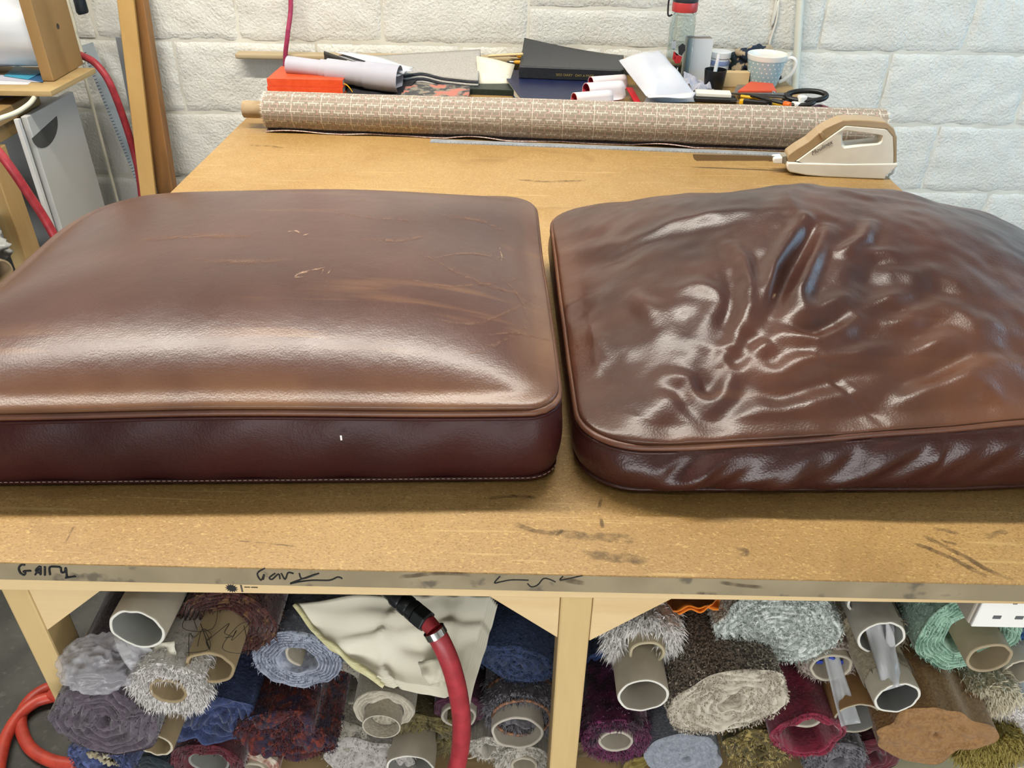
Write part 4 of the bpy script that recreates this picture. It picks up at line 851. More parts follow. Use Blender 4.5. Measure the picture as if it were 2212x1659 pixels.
# two-tone block
gq = pz(1545, 221, TOP); Rg = Matrix.Rotation(math.radians(-6), 3, 'Z'); gl = thing('eraser_block', gq, 'white-topped black felt eraser block in front of the black pot', 'eraser')
MB().box(gq+Vector((0, .012, .0075)), (.118, .052, .013), Rg).build('black_base', black, gl, bevel=.005, bseg=3); MB().box(gq+Vector((-.006, .018, .0195)), (.098, .044, .0105), Rg).build('white_top', mat('chalk_white', '#e6e4da', rough=.6), gl, bevel=.002)
# wood offcut
tag(MB().box(pz(1585, 170, TOP+.0215), (.085, .028, .042), Matrix.Rotation(math.radians(2), 3, 'Z')).build('wood_offcut', pine_x, bevel=.001), 'short pale wood offcut standing behind the spotted mug', 'wood block')
# mug
mq = pz(1646, 186, TOP); mug = thing('mug', mq, 'pale blue china mug with white polka dots and curled handle', 'mug')
def dots():
    m = bpy.data.materials.new('polka_dot_glaze'); m.use_nodes = True; N = m.node_tree.nodes; L = m.node_tree.links; b = N['Principled BSDF']; b.inputs['Roughness'].default_value = .2
    uv = N.new('ShaderNodeUVMap'); uv.uv_map = 'UVMap'; sx = N.new('ShaderNodeSeparateXYZ'); L.new(uv.outputs[0], sx.inputs[0])
    def mt(op, a, b2=None):
        n = N.new('ShaderNodeMath'); n.operation = op
        for i, x in enumerate((a, b2)):
            if x is None: continue
            if isinstance(x, (int, float)): n.inputs[i].default_value = x
            else: L.new(x, n.inputs[i])
        return n.outputs[0]
    v = mt('MULTIPLY', sx.outputs[1], 6.0); row = mt('FLOOR', v); half = mt('MULTIPLY', mt('MODULO', row, 2), .5)
    u = mt('FRACT', mt('ADD', mt('MULTIPLY', sx.outputs[0], 22), half)); fv = mt('FRACT', v)
    du = mt('MULTIPLY', mt('SUBTRACT', u, .5), 1.05); dv = mt('SUBTRACT', fv, .5); d = mt('SQRT', mt('ADD', mt('MULTIPLY', du, du), mt('MULTIPLY', dv, dv))); f = mt('LESS_THAN', d, .17)
    mx = N.new('ShaderNodeMix'); mx.data_type = 'RGBA'; mx.inputs[6].default_value = rgb('#a9c3cc'); mx.inputs[7].default_value = rgb('#f2f2ee'); L.new(f, mx.inputs[0]); L.new(mx.outputs[2], b.inputs['Base Color']); return m
prf = [(.040, .004), (.043, .012), (.050, .045), (.0555, .078)]
seg = 48; V = []; U_ = []
for (r, h) in prf:
    for j in range(seg+1): a = 2*math.pi*j/seg; V.append(Vector((r*math.cos(a), r*math.sin(a), h))); U_.append((j/seg, (h-.004)/.074))
me = bpy.data.meshes.new('dotted_wall'); me.from_pydata([tuple(p) for p in V], [], [(i*(seg+1)+j, i*(seg+1)+j+1, (i+1)*(seg+1)+j+1, (i+1)*(seg+1)+j) for i in range(3) for j in range(seg)]); ul = me.uv_layers.new(name='UVMap')
for lp_ in me.loops: ul.data[lp_.index].uv = U_[lp_.vertex_index]
me.polygons.foreach_set('use_smooth', [True]*len(me.polygons)); link('dotted_wall', me, dots(), mug)
china = mat('white_china', '#f1f0ea', rough=.18)
MB().lathe([(0, .0005), (.036, .0005), (.040, .004), (.0395, .0045), (.0425, .012), (.0495, .045), (.0552, .0782), (.0560, .0782), (.0572, .084), (.0580, .0925), (.0572, .0935), (.0555, .092), (.052, .078), (.0465, .045), (.038, .012), (.034, .008), (0, .007)], mq, (0, 0, 1), 48).build('rim_and_inside', china, mug, smooth='auto')
hp = [mq+Vector((.053, -.004, .070)), mq+Vector((.066, -.005, .082)), mq+Vector((.081, -.006, .078)), mq+Vector((.087, -.006, .060)), mq+Vector((.078, -.006, .037)), mq+Vector((.060, -.005, .020)), mq+Vector((.045, -.004, .013))]
MB().tube(smooth_path(hp, 6), .0042, 10, flat=1.3).build('handle', china, mug, smooth=True)
# floral cloth bundle behind the mug
flo = mat('dark_floral_cloth', '#1f2f2c', '#24304a', rough=.85, scale=30, c3='#b9a688', scale3=28, lo3=.54, hi3=.57, bump=.2, bscale=90)
fq = pz(1632, 172, TOP); fg = SN(17, 24, 1, 4, 3, .7)
def bundle(u, v):
    a = 2*math.pi*u; ph = math.pi*(.02+.96*v); s = math.sin(ph); d = np.array([math.cos(a)*s, math.sin(a)*s, math.cos(ph)]); r = 1+.16*float(fg(*(d*.9))); p = fq+Vector((-.005+.072*d[0]*r, .022*d[1]*r, .050+.052*d[2]*r)); p.z = max(p.z, TOP+.001); p.y = min(p.y, WALL_Y-.012); return p
tag(MB().grid(bundle, 60, 36, wrap_u=True).build('cloth_bundle', flo, smooth=True), 'bundled dark green floral cloth tucked behind the spotted mug', 'cloth')
# paint-scraper, scissors, cutters
oq = [pz(1592, 206, TOP+.014), pz(1676, 206, TOP+.010), pz(1668, 190, TOP+.012), pz(1618, 186, TOP+.016)]
sc_ = thing('blade_scraper', pz(1635, 200, TOP), 'orange plastic blade scraper lying in front of the mug', 'scraper')
MB().prism(oq, (0, 0, .014)).build('handle', mat('orange_plastic', '#d9512a', rough=.4), sc_, bevel=.003); MB().prism([oq[0]+Vector((-.008, .012, .002)), oq[0]+Vector((.02, .004, .002)), oq[3]+Vector((.0, .006, .002)), oq[3]+Vector((-.035, .0, .002))], (0, 0, .0015)).build('blade', steel, sc_)
si = thing('scissors', pz(1680, 214, TOP), 'large tailor scissors with black handles lying among the cutters', 'scissors')
grey_st = mat('dull_steel', '#8a8a8c', rough=.35, metal=.9)
def sblade(a, b_, w, z):
    a, b_ = pz(*a, TOP+z), pz(*b_, TOP+z); d = (b_-a).normalized(); s_ = Vector((-d.y, d.x, 0)); return MB().prism([a, b_-s_*w, b_+s_*w], (0, 0, .003))
sblade((1566, 202), (1700, 205), .012, .020).build('blade', grey_st, si); sblade((1580, 204), (1705, 212), .012, .0165).build('blade', grey_st, si)
MB().lathe([(0, .0), (.005, 0), (.004, .004), (0, .005)], pz(1671, 200, TOP+.0232), (0, 0, 1), 16).build('pivot_screw', chrome, si, smooth='auto')
def loop(cx, cy, rx, ry, z, tilt): 
    c = pz(cx, cy, TOP+z); return [c+Vector((rx*math.cos(a), ry*math.sin(a)-.15*rx*math.cos(a), tilt*math.sin(a)+.004*math.cos(a))) for a in [2*math.pi*k/36 for k in range(36)]]
MB().tube(loop(1742, 207, .052, .022, .026, .008), .0072, 12, closed=True).build('handle', black, si, smooth=True); MB().tube(loop(1728, 221, .036, .015, .013, .004), .0065, 12, closed=True).build('handle', black, si, smooth=True)
MB().tube([pz(1696, 205, TOP+.020), pz(1708, 207, TOP+.022)], .007, 10).build('shank', black, si, smooth='auto'); MB().tube([pz(1692, 211, TOP+.017), pz(1706, 217, TOP+.014)], .006, 10).build('shank', black, si, smooth='auto')
yel = mat('yellow_plastic', '#e2ac14', rough=.35)
def stick(name, label, a, b_, r, z, parts, cat):
    a, b_ = pz(*a, TOP+z), pz(*b_, TOP+z); d = (b_-a); L_ = d.length; t = thing(name, (a+b_)/2-Vector((0, 0, r)), label, cat)
    for nm, s0, s1, rr_, m_ in parts: MB().lathe([(0, s0*L_), (rr_*.9, s0*L_), (rr_, s0*L_+.001), (rr_, s1*L_-.001), (rr_*.9, s1*L_), (0, s1*L_)], a, d, 14).build(nm, m_, t, smooth='auto')
    return t
ct = thing('snap_off_cutter', pz(1655, 226, TOP), 'yellow and black snap-off blade cutter with a chunky grip', 'cutter')
c0, c1 = pz(1597, 219, TOP+.009), pz(1702, 229, TOP+.009); cd = (c1-c0).normalized(); cnn = Vector((-cd.y, cd.x, 0)); CL = (c1-c0).length; RC = Matrix((cd, cnn, Vector((0, 0, 1)))).transposed()
MB().box((c0+c1)/2, (CL, .020, .014), RC).build('body', yel, ct, bevel=.004, bseg=3); MB().box(c0.lerp(c1, .38)-cnn*.004+Vector((0, 0, .002)), (CL*.60, .018, .0145), RC).build('rubber_grip', black, ct, bevel=.004, bseg=3); MB().box(c0-cd*.012, (.03, .010, .0008), RC).build('blade', steel, ct)
stick('craft_knife', 'slim yellow craft knife with black tip lying behind the chunky cutter', (1600, 208), (1690, 219), .0045, .016, [('barrel', 0, .75, .0045, yel), ('tip', .75, 1, .0040, black)], 'knife')
stick('marker_pen', 'dark marker with a bright orange end beside the snap-off cutter', (1622, 206), (1707, 227), .005, .024, [('barrel', 0, .85, .0045, black), ('cap', .85, 1, .0075, mat('bright_orange', '#ef6a1c', rough=.4))], 'marker')
wp = thing('plug_adaptor', pz(1728, 230, TOP), 'small white plastic adaptor lying by the scissors handle', 'adaptor'); w0 = pz(1728, 232, TOP)
MB().box(w0+Vector((0, 0, .008)), (.048, .024, .015), Matrix.Rotation(.35, 3, 'Z')).build('body', kwhite2, wp, bevel=.003); MB().box(w0+Vector((.002, .004, .023)), (.022, .02, .016), Matrix.Rotation(.2, 3, 'Z')).build('head', kwhite2, wp, bevel=.003); MB().box(w0+Vector((.026, .004, .021)), (.016, .008, .006), Matrix.Rotation(.3, 3, 'Z')).build('pin', chrome, wp, bevel=.001)
tr_ = pz(1672, 236, TOP+.002); tag(MB().lathe([(.018, 0), (.020, 0), (.020, .009), (.018, .009)], tr_, (0, 0, 1), 32, close=True).build('tape_ring', paper, smooth='auto'), 'narrow ring of white tape peeking over the patterned roll', 'tape')
cdp = [pz(1748, 236, TOP+.004), pz(1766, 228, TOP+.004), pz(1786, 232, TOP+.004), pz(1797, 240, TOP+.004)]
tag(MB().tube(smooth_path(cdp, 6), .0035, 8).build('cord', mat('plum_cord', '#7a4a55', rough=.7), smooth=True), 'short plum coloured cord at the right end of the table clutter', 'cord')

# wall fittings ----------------------------------------------------
bz = py_(510, 116, WALL_Y-.03); be = py_(1620, 150, WALL_Y-.03)
sh = thing('wall_batten', ((bz.x+be.x)/2, WALL_Y-.02, bz.z), 'narrow pale wooden batten shelf along the block wall behind the table', 'shelf')
MB().box(((bz.x+be.x)/2, WALL_Y-.026, bz.z-.004), (be.x-bz.x, .044, .017)).build('board', wood('pale_batten', '#b8a583', '#a28d68', axis='x'), sh, bevel=.006, bseg=3)
for k in range(3): MB().box((bz.x+.25+k*.6, WALL_Y-.012, bz.z-.03), (.02, .016, .036)).build('bracket', steel, sh)
rub = mat('red_rubber_hose', '#b03840', '#9c3038', rough=.45, scale=60); rub2 = mat('magenta_red_hose', '#a8355a', '#962d50', rough=.5, scale=60)
h1 = py_(628, 0, WALL_Y-.03)
pth = [h1+Vector((.02, 0, 1.5)), h1+Vector((.008, 0, .5)), h1+Vector((.002, 0, .15)), h1, py_(622, 70, WALL_Y-.055), py_(617, 112, WALL_Y-.058), py_(616, 150, WALL_Y-.056), py_(614, 190, WALL_Y-.05), Vector((py_(614, 190, 2.66).x-.01, WALL_Y-.045, .45)), Vector((py_(614, 190, 2.66).x-.03, WALL_Y-.05, .01))]
tag(MB().tube(smooth_path(pth, 8), .0072, 12).build('wall_hose', rub2, smooth=True, origin=pth[-1]), 'thin magenta red hose running straight down the block wall', 'hose')
cx = py_(1722, 95, WALL_Y-.022)
t = thing('conduit_pipe', (cx.x, WALL_Y-.012, TOP), 'white plastic conduit pipe running up the wall right of the mug', 'pipe')
xt, xb = py_(1729, 0, WALL_Y-.022), py_(1717, 188, WALL_Y-.022); dxz = (xt-xb); MB().tube([xb-dxz*.15, xb, xt, xt+dxz*6], .0115, 16).build('pipe', mat('conduit_white', '#dfdfd2', rough=.4), t, smooth='auto'); 
MB().box((xt+dxz*.3)+Vector((0, .004, 0)), (.036, .016, .022)).build('clip', kwhite2, t, bevel=.002)
wc = [py_(1684, -40, WALL_Y-.006), py_(1682, 0, WALL_Y-.006), py_(1677, 45, WALL_Y-.006), py_(1663, 92, WALL_Y-.006), py_(1660, 130, WALL_Y-.01), py_(1660, 160, WALL_Y-.02)]; wc.insert(0, wc[0]+Vector((.02, 0, 1.5)))
tag(MB().tube(smooth_path(wc, 8), .0035, 8).build('wall_cable', mat('cable_white', '#e2ded2', rough=.5), smooth=True, origin=wc[-1]), 'white cable hanging down the wall behind the floral bundle', 'cable')

# ------------------------------------------------------------------ side desk and clutter on the left
mdf = mat('mdf_board', '#a98f66', '#9b8159', rough=.7, scale=14, bump=.1, bscale=90); ply_edge = mat('plywood', '#b39a6c', '#a2875a', rough=.65, scale=30, stretch=(.2, .2, 6))
old_wood = wood('brown_plank_wood', '#9a7a4d', '#84663c', axis='z', dens=14); old_wood_y = wood('brown_desk_wood', '#9c7f53', '#866a41', axis='y')
desk = thing('side_desk', (-1.9, 1.8, 0), 'brown wooden side desk with pine post left of the cutting table', 'desk')
MB().box((-2.02, 1.72, .866), (1.31, 1.22, .036)).build('desk_top', old_wood_y, desk, bevel=.002)
MB().box((-1.395, 1.75, .826), (.03, 1.10, .042)).build('apron', old_wood_y, desk, bevel=.002)
MB().box((-1.395, 2.085, .4), (.045, .075, .80)).build('leg', pine_z, desk, bevel=.003)
MB().box((-1.395, 1.20, .4), (.045, .075, .80)).build('leg', pine_z, desk, bevel=.003)
MB().box((-2.60, 2.085, .4), (.045, .075, .80)).build('leg', pine_z, desk, bevel=.003); MB().box((-2.60, 1.20, .4), (.045, .075, .80)).build('leg', pine_z, desk, bevel=.003)
lam = mat('grey_white_laminate', '#c9cac8', '#c1c2c0', rough=.45, scale=3); lam2 = mat('grey_laminate', '#adb0b2', rough=.5)
cab = thing('cabinet', (-1.6, 2.30, 0), 'off-white cabinet with a dark half-moon finger pull under the plywood shelf', 'cabinet')
MB().box((-1.63, 2.395, .42), (.56, .10, .84)).build('carcass', lam2, cab, bevel=.002)
cdoor = MB().box((-1.338, 2.315, .435), (.018, .265, .84)).build('door', lam, cab, bevel=.002) 
MB().box((-1.345, 2.162, .435), (.012, .012, .84)).build('edge_strip', mat('white_strip', '#dcdddd', rough=.4), cab)
# half-moon pull on the door
q = [(-1.328, 2.215+.16*k/16, .80) for k in range(17)]; hm = [Vector((-1.3285, 2.172+.150*k/14, .800+.018*k/14)) for k in range(15)]+[Vector((-1.3285, 2.172+.150*(.5+.5*math.cos(math.pi*k/14)), .800+.018*(.5+.5*math.cos(math.pi*k/14))-.048*math.sin(math.pi*k/14))) for k in range(1, 14)]
MB().prism(hm, (.0012, 0, 0)).build('finger_pull', mat('dark_recess', '#3a3b3b', '#4a4b4a', rough=.7, scale=10), cdoor)
shf = thing('plywood_shelf', (-1.7, 2.31, .91), 'plywood shelf board over the side desk carrying papers', 'shelf')
MB().box((-1.62, 2.31, .917), (.755, .262, .014)).build('board', ply_edge, shf, bevel=.001)
for x in (-1.95, -1.5): MB().box((x, 2.36, .897), (.04, .1, .026)).build('support', old_wood_y, shf)
a, b_ = pz(117, 176, .925), pz(181, 139, .925)
plank = thing('upright_board', (a+b_)/2, 'thick brown board with a screw hole standing upright on the plywood shelf', 'board')
ubd = MB().prism([a, b_, b_+Vector((-.032, 0, 0)), a+Vector((-.032, 0, 0))], (0, 0, .55)).build('board', old_wood, plank, bevel=.002)
kc = a.lerp(b_, .42); kc = Vector((kc.x, kc.y, pz(125, 57, 1.0).z)); 
v = FWD+RGT*((125-CXP)/F_PX)-UPV*((57-CYP)/F_PX); nrm = Vector((b_.y-a.y, -(b_.x-a.x), 0)).normalized(); t = (a-Vector((0, 0, CAM_Z))).dot(nrm)/v.dot(nrm); kc = Vector((0, 0, CAM_Z))+v*t
MB().lathe([(0, 0), (.0075, 0), (.0075, .0006), (0, .0006)], kc, nrm, 20).build('screw_hole', mat('dark_hole', '#3b332c', rough=.9), ubd)
# film-wrapped white roll
film = mat('white_film_wrap', '#cfd2d7', '#b9bec6', rough=.22, scale=5, stretch=(.4, 2, 2), bump=.25, bscale=14)
wr_ = thing('wrapped_roll', (-1.62, 2.30, .93), 'white roll wrapped in clear polythene lying on the plywood shelf', 'roll'); g2 = SN(41, 20, 1, 6, 3)
def wrap(u, v):
    a_ = 2*math.pi*u; r = .100*(1+.018*float(g2(v*2, math.cos(a_), math.sin(a_)))); return Vector((-1.315-.6*v, 2.385+r*math.cos(a_), 1.040+r*math.sin(a_)))
MB().grid(wrap, 48, 20, wrap_u=True).build('wrapping', film, wr_, smooth=True); MB().lathe([(0, .012), (.06, .006), (.098, .001)], (-1.314, 2.385, 1.040), (-1, 0, 0), 32).build('end_cap', film, wr_, smooth=True)
# leaflets on shelf and desk
teal = mat('teal_print', '#3f97b4', rough=.4); dkblue = mat('dark_blue_print', '#2a567f', rough=.4); lil = mat('lilac_print', '#8c8cc0', rough=.5)
def flat(px, z, th=.0006): return MB().prism([pz(x, y, z) for x, y in px], (0, 0, th))
lf = [('white printed letter lying flat at the edge of the plywood shelf', [(-60, 182), (60, 183), (72, 174), (-40, 168)], paper, .9242), ('white letter slipped under the teal leaflet on the shelf', [(-50, 172), (88, 178), (98, 170), (-40, 158)], paper_l, .9252), ('dark blue folded leaflet beneath the teal one on the shelf', [(60, 172), (92, 178), (98, 165), (80, 160)], dkblue, .9262), ('teal blue leaflet lying on the papers on the plywood shelf', [(8, 164), (60, 172), (96, 154), (34, 142)], teal, .9272)]
for lab, px, m_, z in lf: tag(flat(px, z).build('leaflet', m_), lab, 'leaflet', 'leaflets on the plywood shelf')
mb = MB()
for k in range(4):
    a0 = pz(28+k*7, 152+k*1.0+8, .9281); mb.box(a0+Vector((.015, .02-.0*k, 0)), (.030-.004*k, .003, .0002), Matrix.Rotation(.9, 3, 'Z'))
lo = bpy.data.objects['leaflet.003']; tag(mb.build('printed_lines', paper, lo), kind='stuff')
tag(flat([(-80, 208), (22, 210), (45, 200), (-60, 194)], .8845).build('leaflet', lil), 'lilac leaflet lying on the side desk under the shelf edge', 'leaflet'); tag(flat([(-80, 224), (0, 218), (8, 212), (-70, 210)], .8843).build('leaflet', paper), 'white sheet lying on the side desk beside the lilac leaflet', 'leaflet')
cab_w = mat('old_white_cable', '#ded9c4', rough=.5)
pth = [pz(182, 128, .93)+Vector((0, .02, .0)), pz(76, 204, .905), pz(72, 212, .885), pz(60, 226, .862), pz(40, 240, .845), pz(0, 258, .838), pz(-60, 285, .838)]
pth = [py_(78, 203, 2.22), py_(72, 214, 2.17), py_(60, 227, 2.12), py_(35, 243, 2.06), py_(0, 256, 2.0), py_(-60, 278, 1.92)]
tag(MB().tube(smooth_path(pth, 6), .006, 10).build('cable', cab_w, smooth=True), 'cream cable drooping along the edge of the side desk', 'cable')
pth = [py_(150, 0, 2.60)+Vector((-.02, 0, .4)), py_(152, 20, 2.60), py_(165, 75, 2.60), py_(178, 115, 2.60), py_(181, 136, 2.60), py_(183, 165, 2.61)]; pth.append(Vector((pth[-1].x-.02, 2.64, .02)))
tag(MB().tube(smooth_path(pth, 6), .005, 10).build('cable', cab_w, smooth=True), 'cream cable running down the wall behind the upright board', 'cable')
# leaning rulers and planks
def lean(name, label, a, b_, wdir, w, th, m_, cat, ticks=False):
    a, b_ = Vector(a), Vector(b_); d = (b_-a).normalized(); wd_ = Vector(wdir); wd_ = (wd_-d*wd_.dot(d)).normalized(); n_ = d.cross(wd_).normalized()
    t = thing(name, a, label, cat); lb_ = MB().prism([a-wd_*w/2-n_*th/2, a+wd_*w/2-n_*th/2, b_+wd_*w/2-n_*th/2, b_-wd_*w/2-n_*th/2], n_*th).build('board' if 'plank' in name else 'blade', m_, t, bevel=min(.002, th*.2))
    if ticks:
        mb = MB(); L_ = (b_-a).length; k = .02; s_ = -1 if n_.y > 0 else 1
        while k < L_-.02:
            p = a+d*k-wd_*w/2+n_*s_*(th/2+.0003); e = .010; mb.add([p, p+d*.0016, p+d*.0016+wd_*e, p+wd_*e], [(0, 1, 2, 3)]); k += .01
        tag(mb.build('graduations', ink, lb_), kind='stuff')
    return t
def ground(px0, py0, Y0, px1, py1, Y1):
    """line through two viewed points carried down to the floor"""
    a, b_ = py_(px0, py0, Y0), py_(px1, py1, Y1); d = b_-a; return a, a+d*((.002-a.z)/d.z)
alu = mat('pale_aluminium', '#b9c4cc', '#aab6bf', rough=.35, metal=.5, scale=20)
t_, g_ = ground(187, 95, 2.655, 300, 372, 2.56); lean('steel_ruler', 'long pale metal rule leaning against the wall beside the white cabinet', g_, t_, (1, 0, 0), .042, .002, alu, 'ruler', True)
t_, g_ = ground(257, 80, 2.650, 300, 300, 2.60); lean('metal_rule', 'narrow grey metal rule leaning behind the pine plank', g_, t_, (1, 0, 0), .022, .003, mat('grey_alloy', '#9aa0a6', rough=.4, metal=.7), 'ruler')
t_, g_ = ground(305, 180, 2.640, 349, 420, 2.57); lean('straightedge', 'bluish straightedge leaning in the gap between the two planks', g_, t_, (1, 0, 0), .026, .003, alu, 'ruler', True)
t_, g_ = ground(272, 0, 2.600, 322, 426, 2.47); t_ = t_+(t_-g_).normalized()*.5; lean('pine_plank', 'straight pale pine plank leaning against the wall left of the table', g_, t_, (1, .25, 0), .046, .022, wood('honey_pine', '#c19a5a', '#ad8445', axis='z', dens=10), 'plank')
t_, g_ = ground(297, 0, 2.645, 362, 412, 2.55); t_ = t_+(t_-g_).normalized()*.5; lean('brown_plank', 'dark grained wooden plank leaning between pine plank and cutting table', g_, t_, (1, -.15, 0), .056, .030, wood('oak_brown', '#94683a', '#5f4222', axis='z', dens=30), 'plank')
t_, g_ = ground(253, 0, 2.655, 262, 60, 2.645); t_ = t_+Vector((0, 0, .5)); 
# red hoses
pth = [py_(150, 112, 2.52), py_(178, 121, 2.52), py_(205, 136, 2.50), py_(232, 170, 2.49), py_(252, 215, 2.50), py_(270, 265, 2.52), py_(287, 320, 2.54), py_(299, 370, 2.54), py_(306, 425, 2.53), py_(310, 480, 2.50)]; pth.append(Vector((pth[-1].x+.02, 2.50, .10)))
tag(MB().tube(smooth_path(pth, 8), .0105, 14).build('air_hose', rub, smooth=True), 'red rubber hose curving down from the plywood shelf past the planks', 'hose')
pth = [py_(-70, 270, 1.98), py_(-30, 300, 1.97), py_(0, 332, 1.96), py_(30, 372, 1.96), py_(62, 420, 1.97), py_(95, 470, 1.98), py_(125, 525, 1.98), py_(150, 585, 1.97)]; pth.append(Vector((pth[-1].x+.06, 1.96, .12)))
tag(MB().tube(smooth_path(pth, 8), .0115, 14).build('air_hose', rub, smooth=True), 'red rubber hose sweeping down in front of the white cabinet doors', 'hose')
# hanging tool handle
hq = py_(180, 30, 2.60); th_ = thing('hanging_tool', hq, 'black rubber tool handle hanging on the wall above the shelf', 'tool')
MB().tube([hq+Vector((0, 0, 0)), hq+Vector((-.001, 0, .006)), hq+Vector((-.003, .004, .05)), hq+Vector((-.006, .008, .16))], [.014, .0175, .0165, .013], 16).build('handle', mat('black_rubber', '#1d2128', rough=.5), th_, smooth='auto'); MB().tube([hq+Vector((-.006, .008, .16)), hq+Vector((-.008, .04, .30))], .006, 10).build('shaft', steel, th_, smooth='auto')
# things under the side desk
for i, (px, pyy, Yv, r, m_, lab) in enumerate(((2, 590, 1.80, .034, card, 'brown cardboard tube lying under the side desk'), (-30, 625, 1.78, .036, card_in, 'grey cardboard tube lying under the side desk below the brown one'))):
    c = py_(px, pyy, Yv); t = thing('cardboard_tube', c-Vector((0, 0, r)), lab, 'tube'); MB().lathe([(r, 0), (r, .7), (r-.004, .7), (r-.004, 0)], c, (-.93, .36, 0), 28, close=True).build('tube_wall', m_, t, smooth='auto')
dpl = SN(51, 20, 1, 4, 3); c = py_(-5, 540, 1.92)
def lump(u, v):
    a_ = 2*math.pi*u; ph = math.pi*(.02+.96*v); s_ = math.sin(ph); d = np.array([math.cos(a_)*s_, math.sin(a_)*s_, math.cos(ph)]); r = 1+.2*float(dpl(*d)); return c+Vector((-.05+.06*d[0]*r, .05*d[1]*r, .045*d[2]*r))
tag(MB().grid(lump, 40, 24, wrap_u=True).build('plastic_bag', mat('milky_plastic', '#b9bcba', '#8f928f', rough=.3, scale=18), smooth=True), 'crumpled pale plastic bag stuffed under the side desk', 'bag')
bxq = thing('storage_bin', (-1.75, 1.80, .30), 'dark open bin under the side desk holding tubes and bag', 'bin'); dkb = mat('dark_bin', '#2e3033', rough=.6)
MB().box((-1.72, 1.86, .295), (.62, .46, .02)).build('floor_panel', dkb, bxq); MB().box((-1.72, 2.08-.0, .36), (.62, .02, .12)).build('back_panel', dkb, bxq); MB().box((-2.02, 1.86, .36), (.02, .42, .12)).build('side_panel', dkb, bxq); MB().box((-1.72, 1.86, .14), (.55, .40, .28)).build('pedestal', dkb, bxq)
# double socket fixed under the table edge
sb = py_(2098, 1354, .600); fz0 = sb.z; fz1 = TOP-.048; x0 = sb.x
so = thing('socket_box', (x0+.075, .60, fz0), 'white double wall socket box fixed under the table edge', 'socket')
MB().box((x0+.073, .621, (fz0+fz1)/2), (.150, .034, fz1-fz0+.004)).build('back_box', mat('socket_beige', '#d6cdbd', rough=.4), so, bevel=.004, bseg=3); fpl = MB().box((x0+.073, .6022, (fz0+fz1)/2), (.147, .005, fz1-fz0)).build('face_plate', kwhite2, so, bevel=.0015)
hole_m = mat('socket_slot', '#5a5c5e', rough=.6)
for gx in (.034, .108):
    MB().box((x0+gx, .5995, fz0+.043), (.0045, .0008, .010)).build('slot', hole_m, fpl)
    for s_ in (-.012, .012): MB().box((x0+gx+s_, .5995, fz0+.017), (.0085, .0008, .0048)).build('slot', hole_m, fpl)

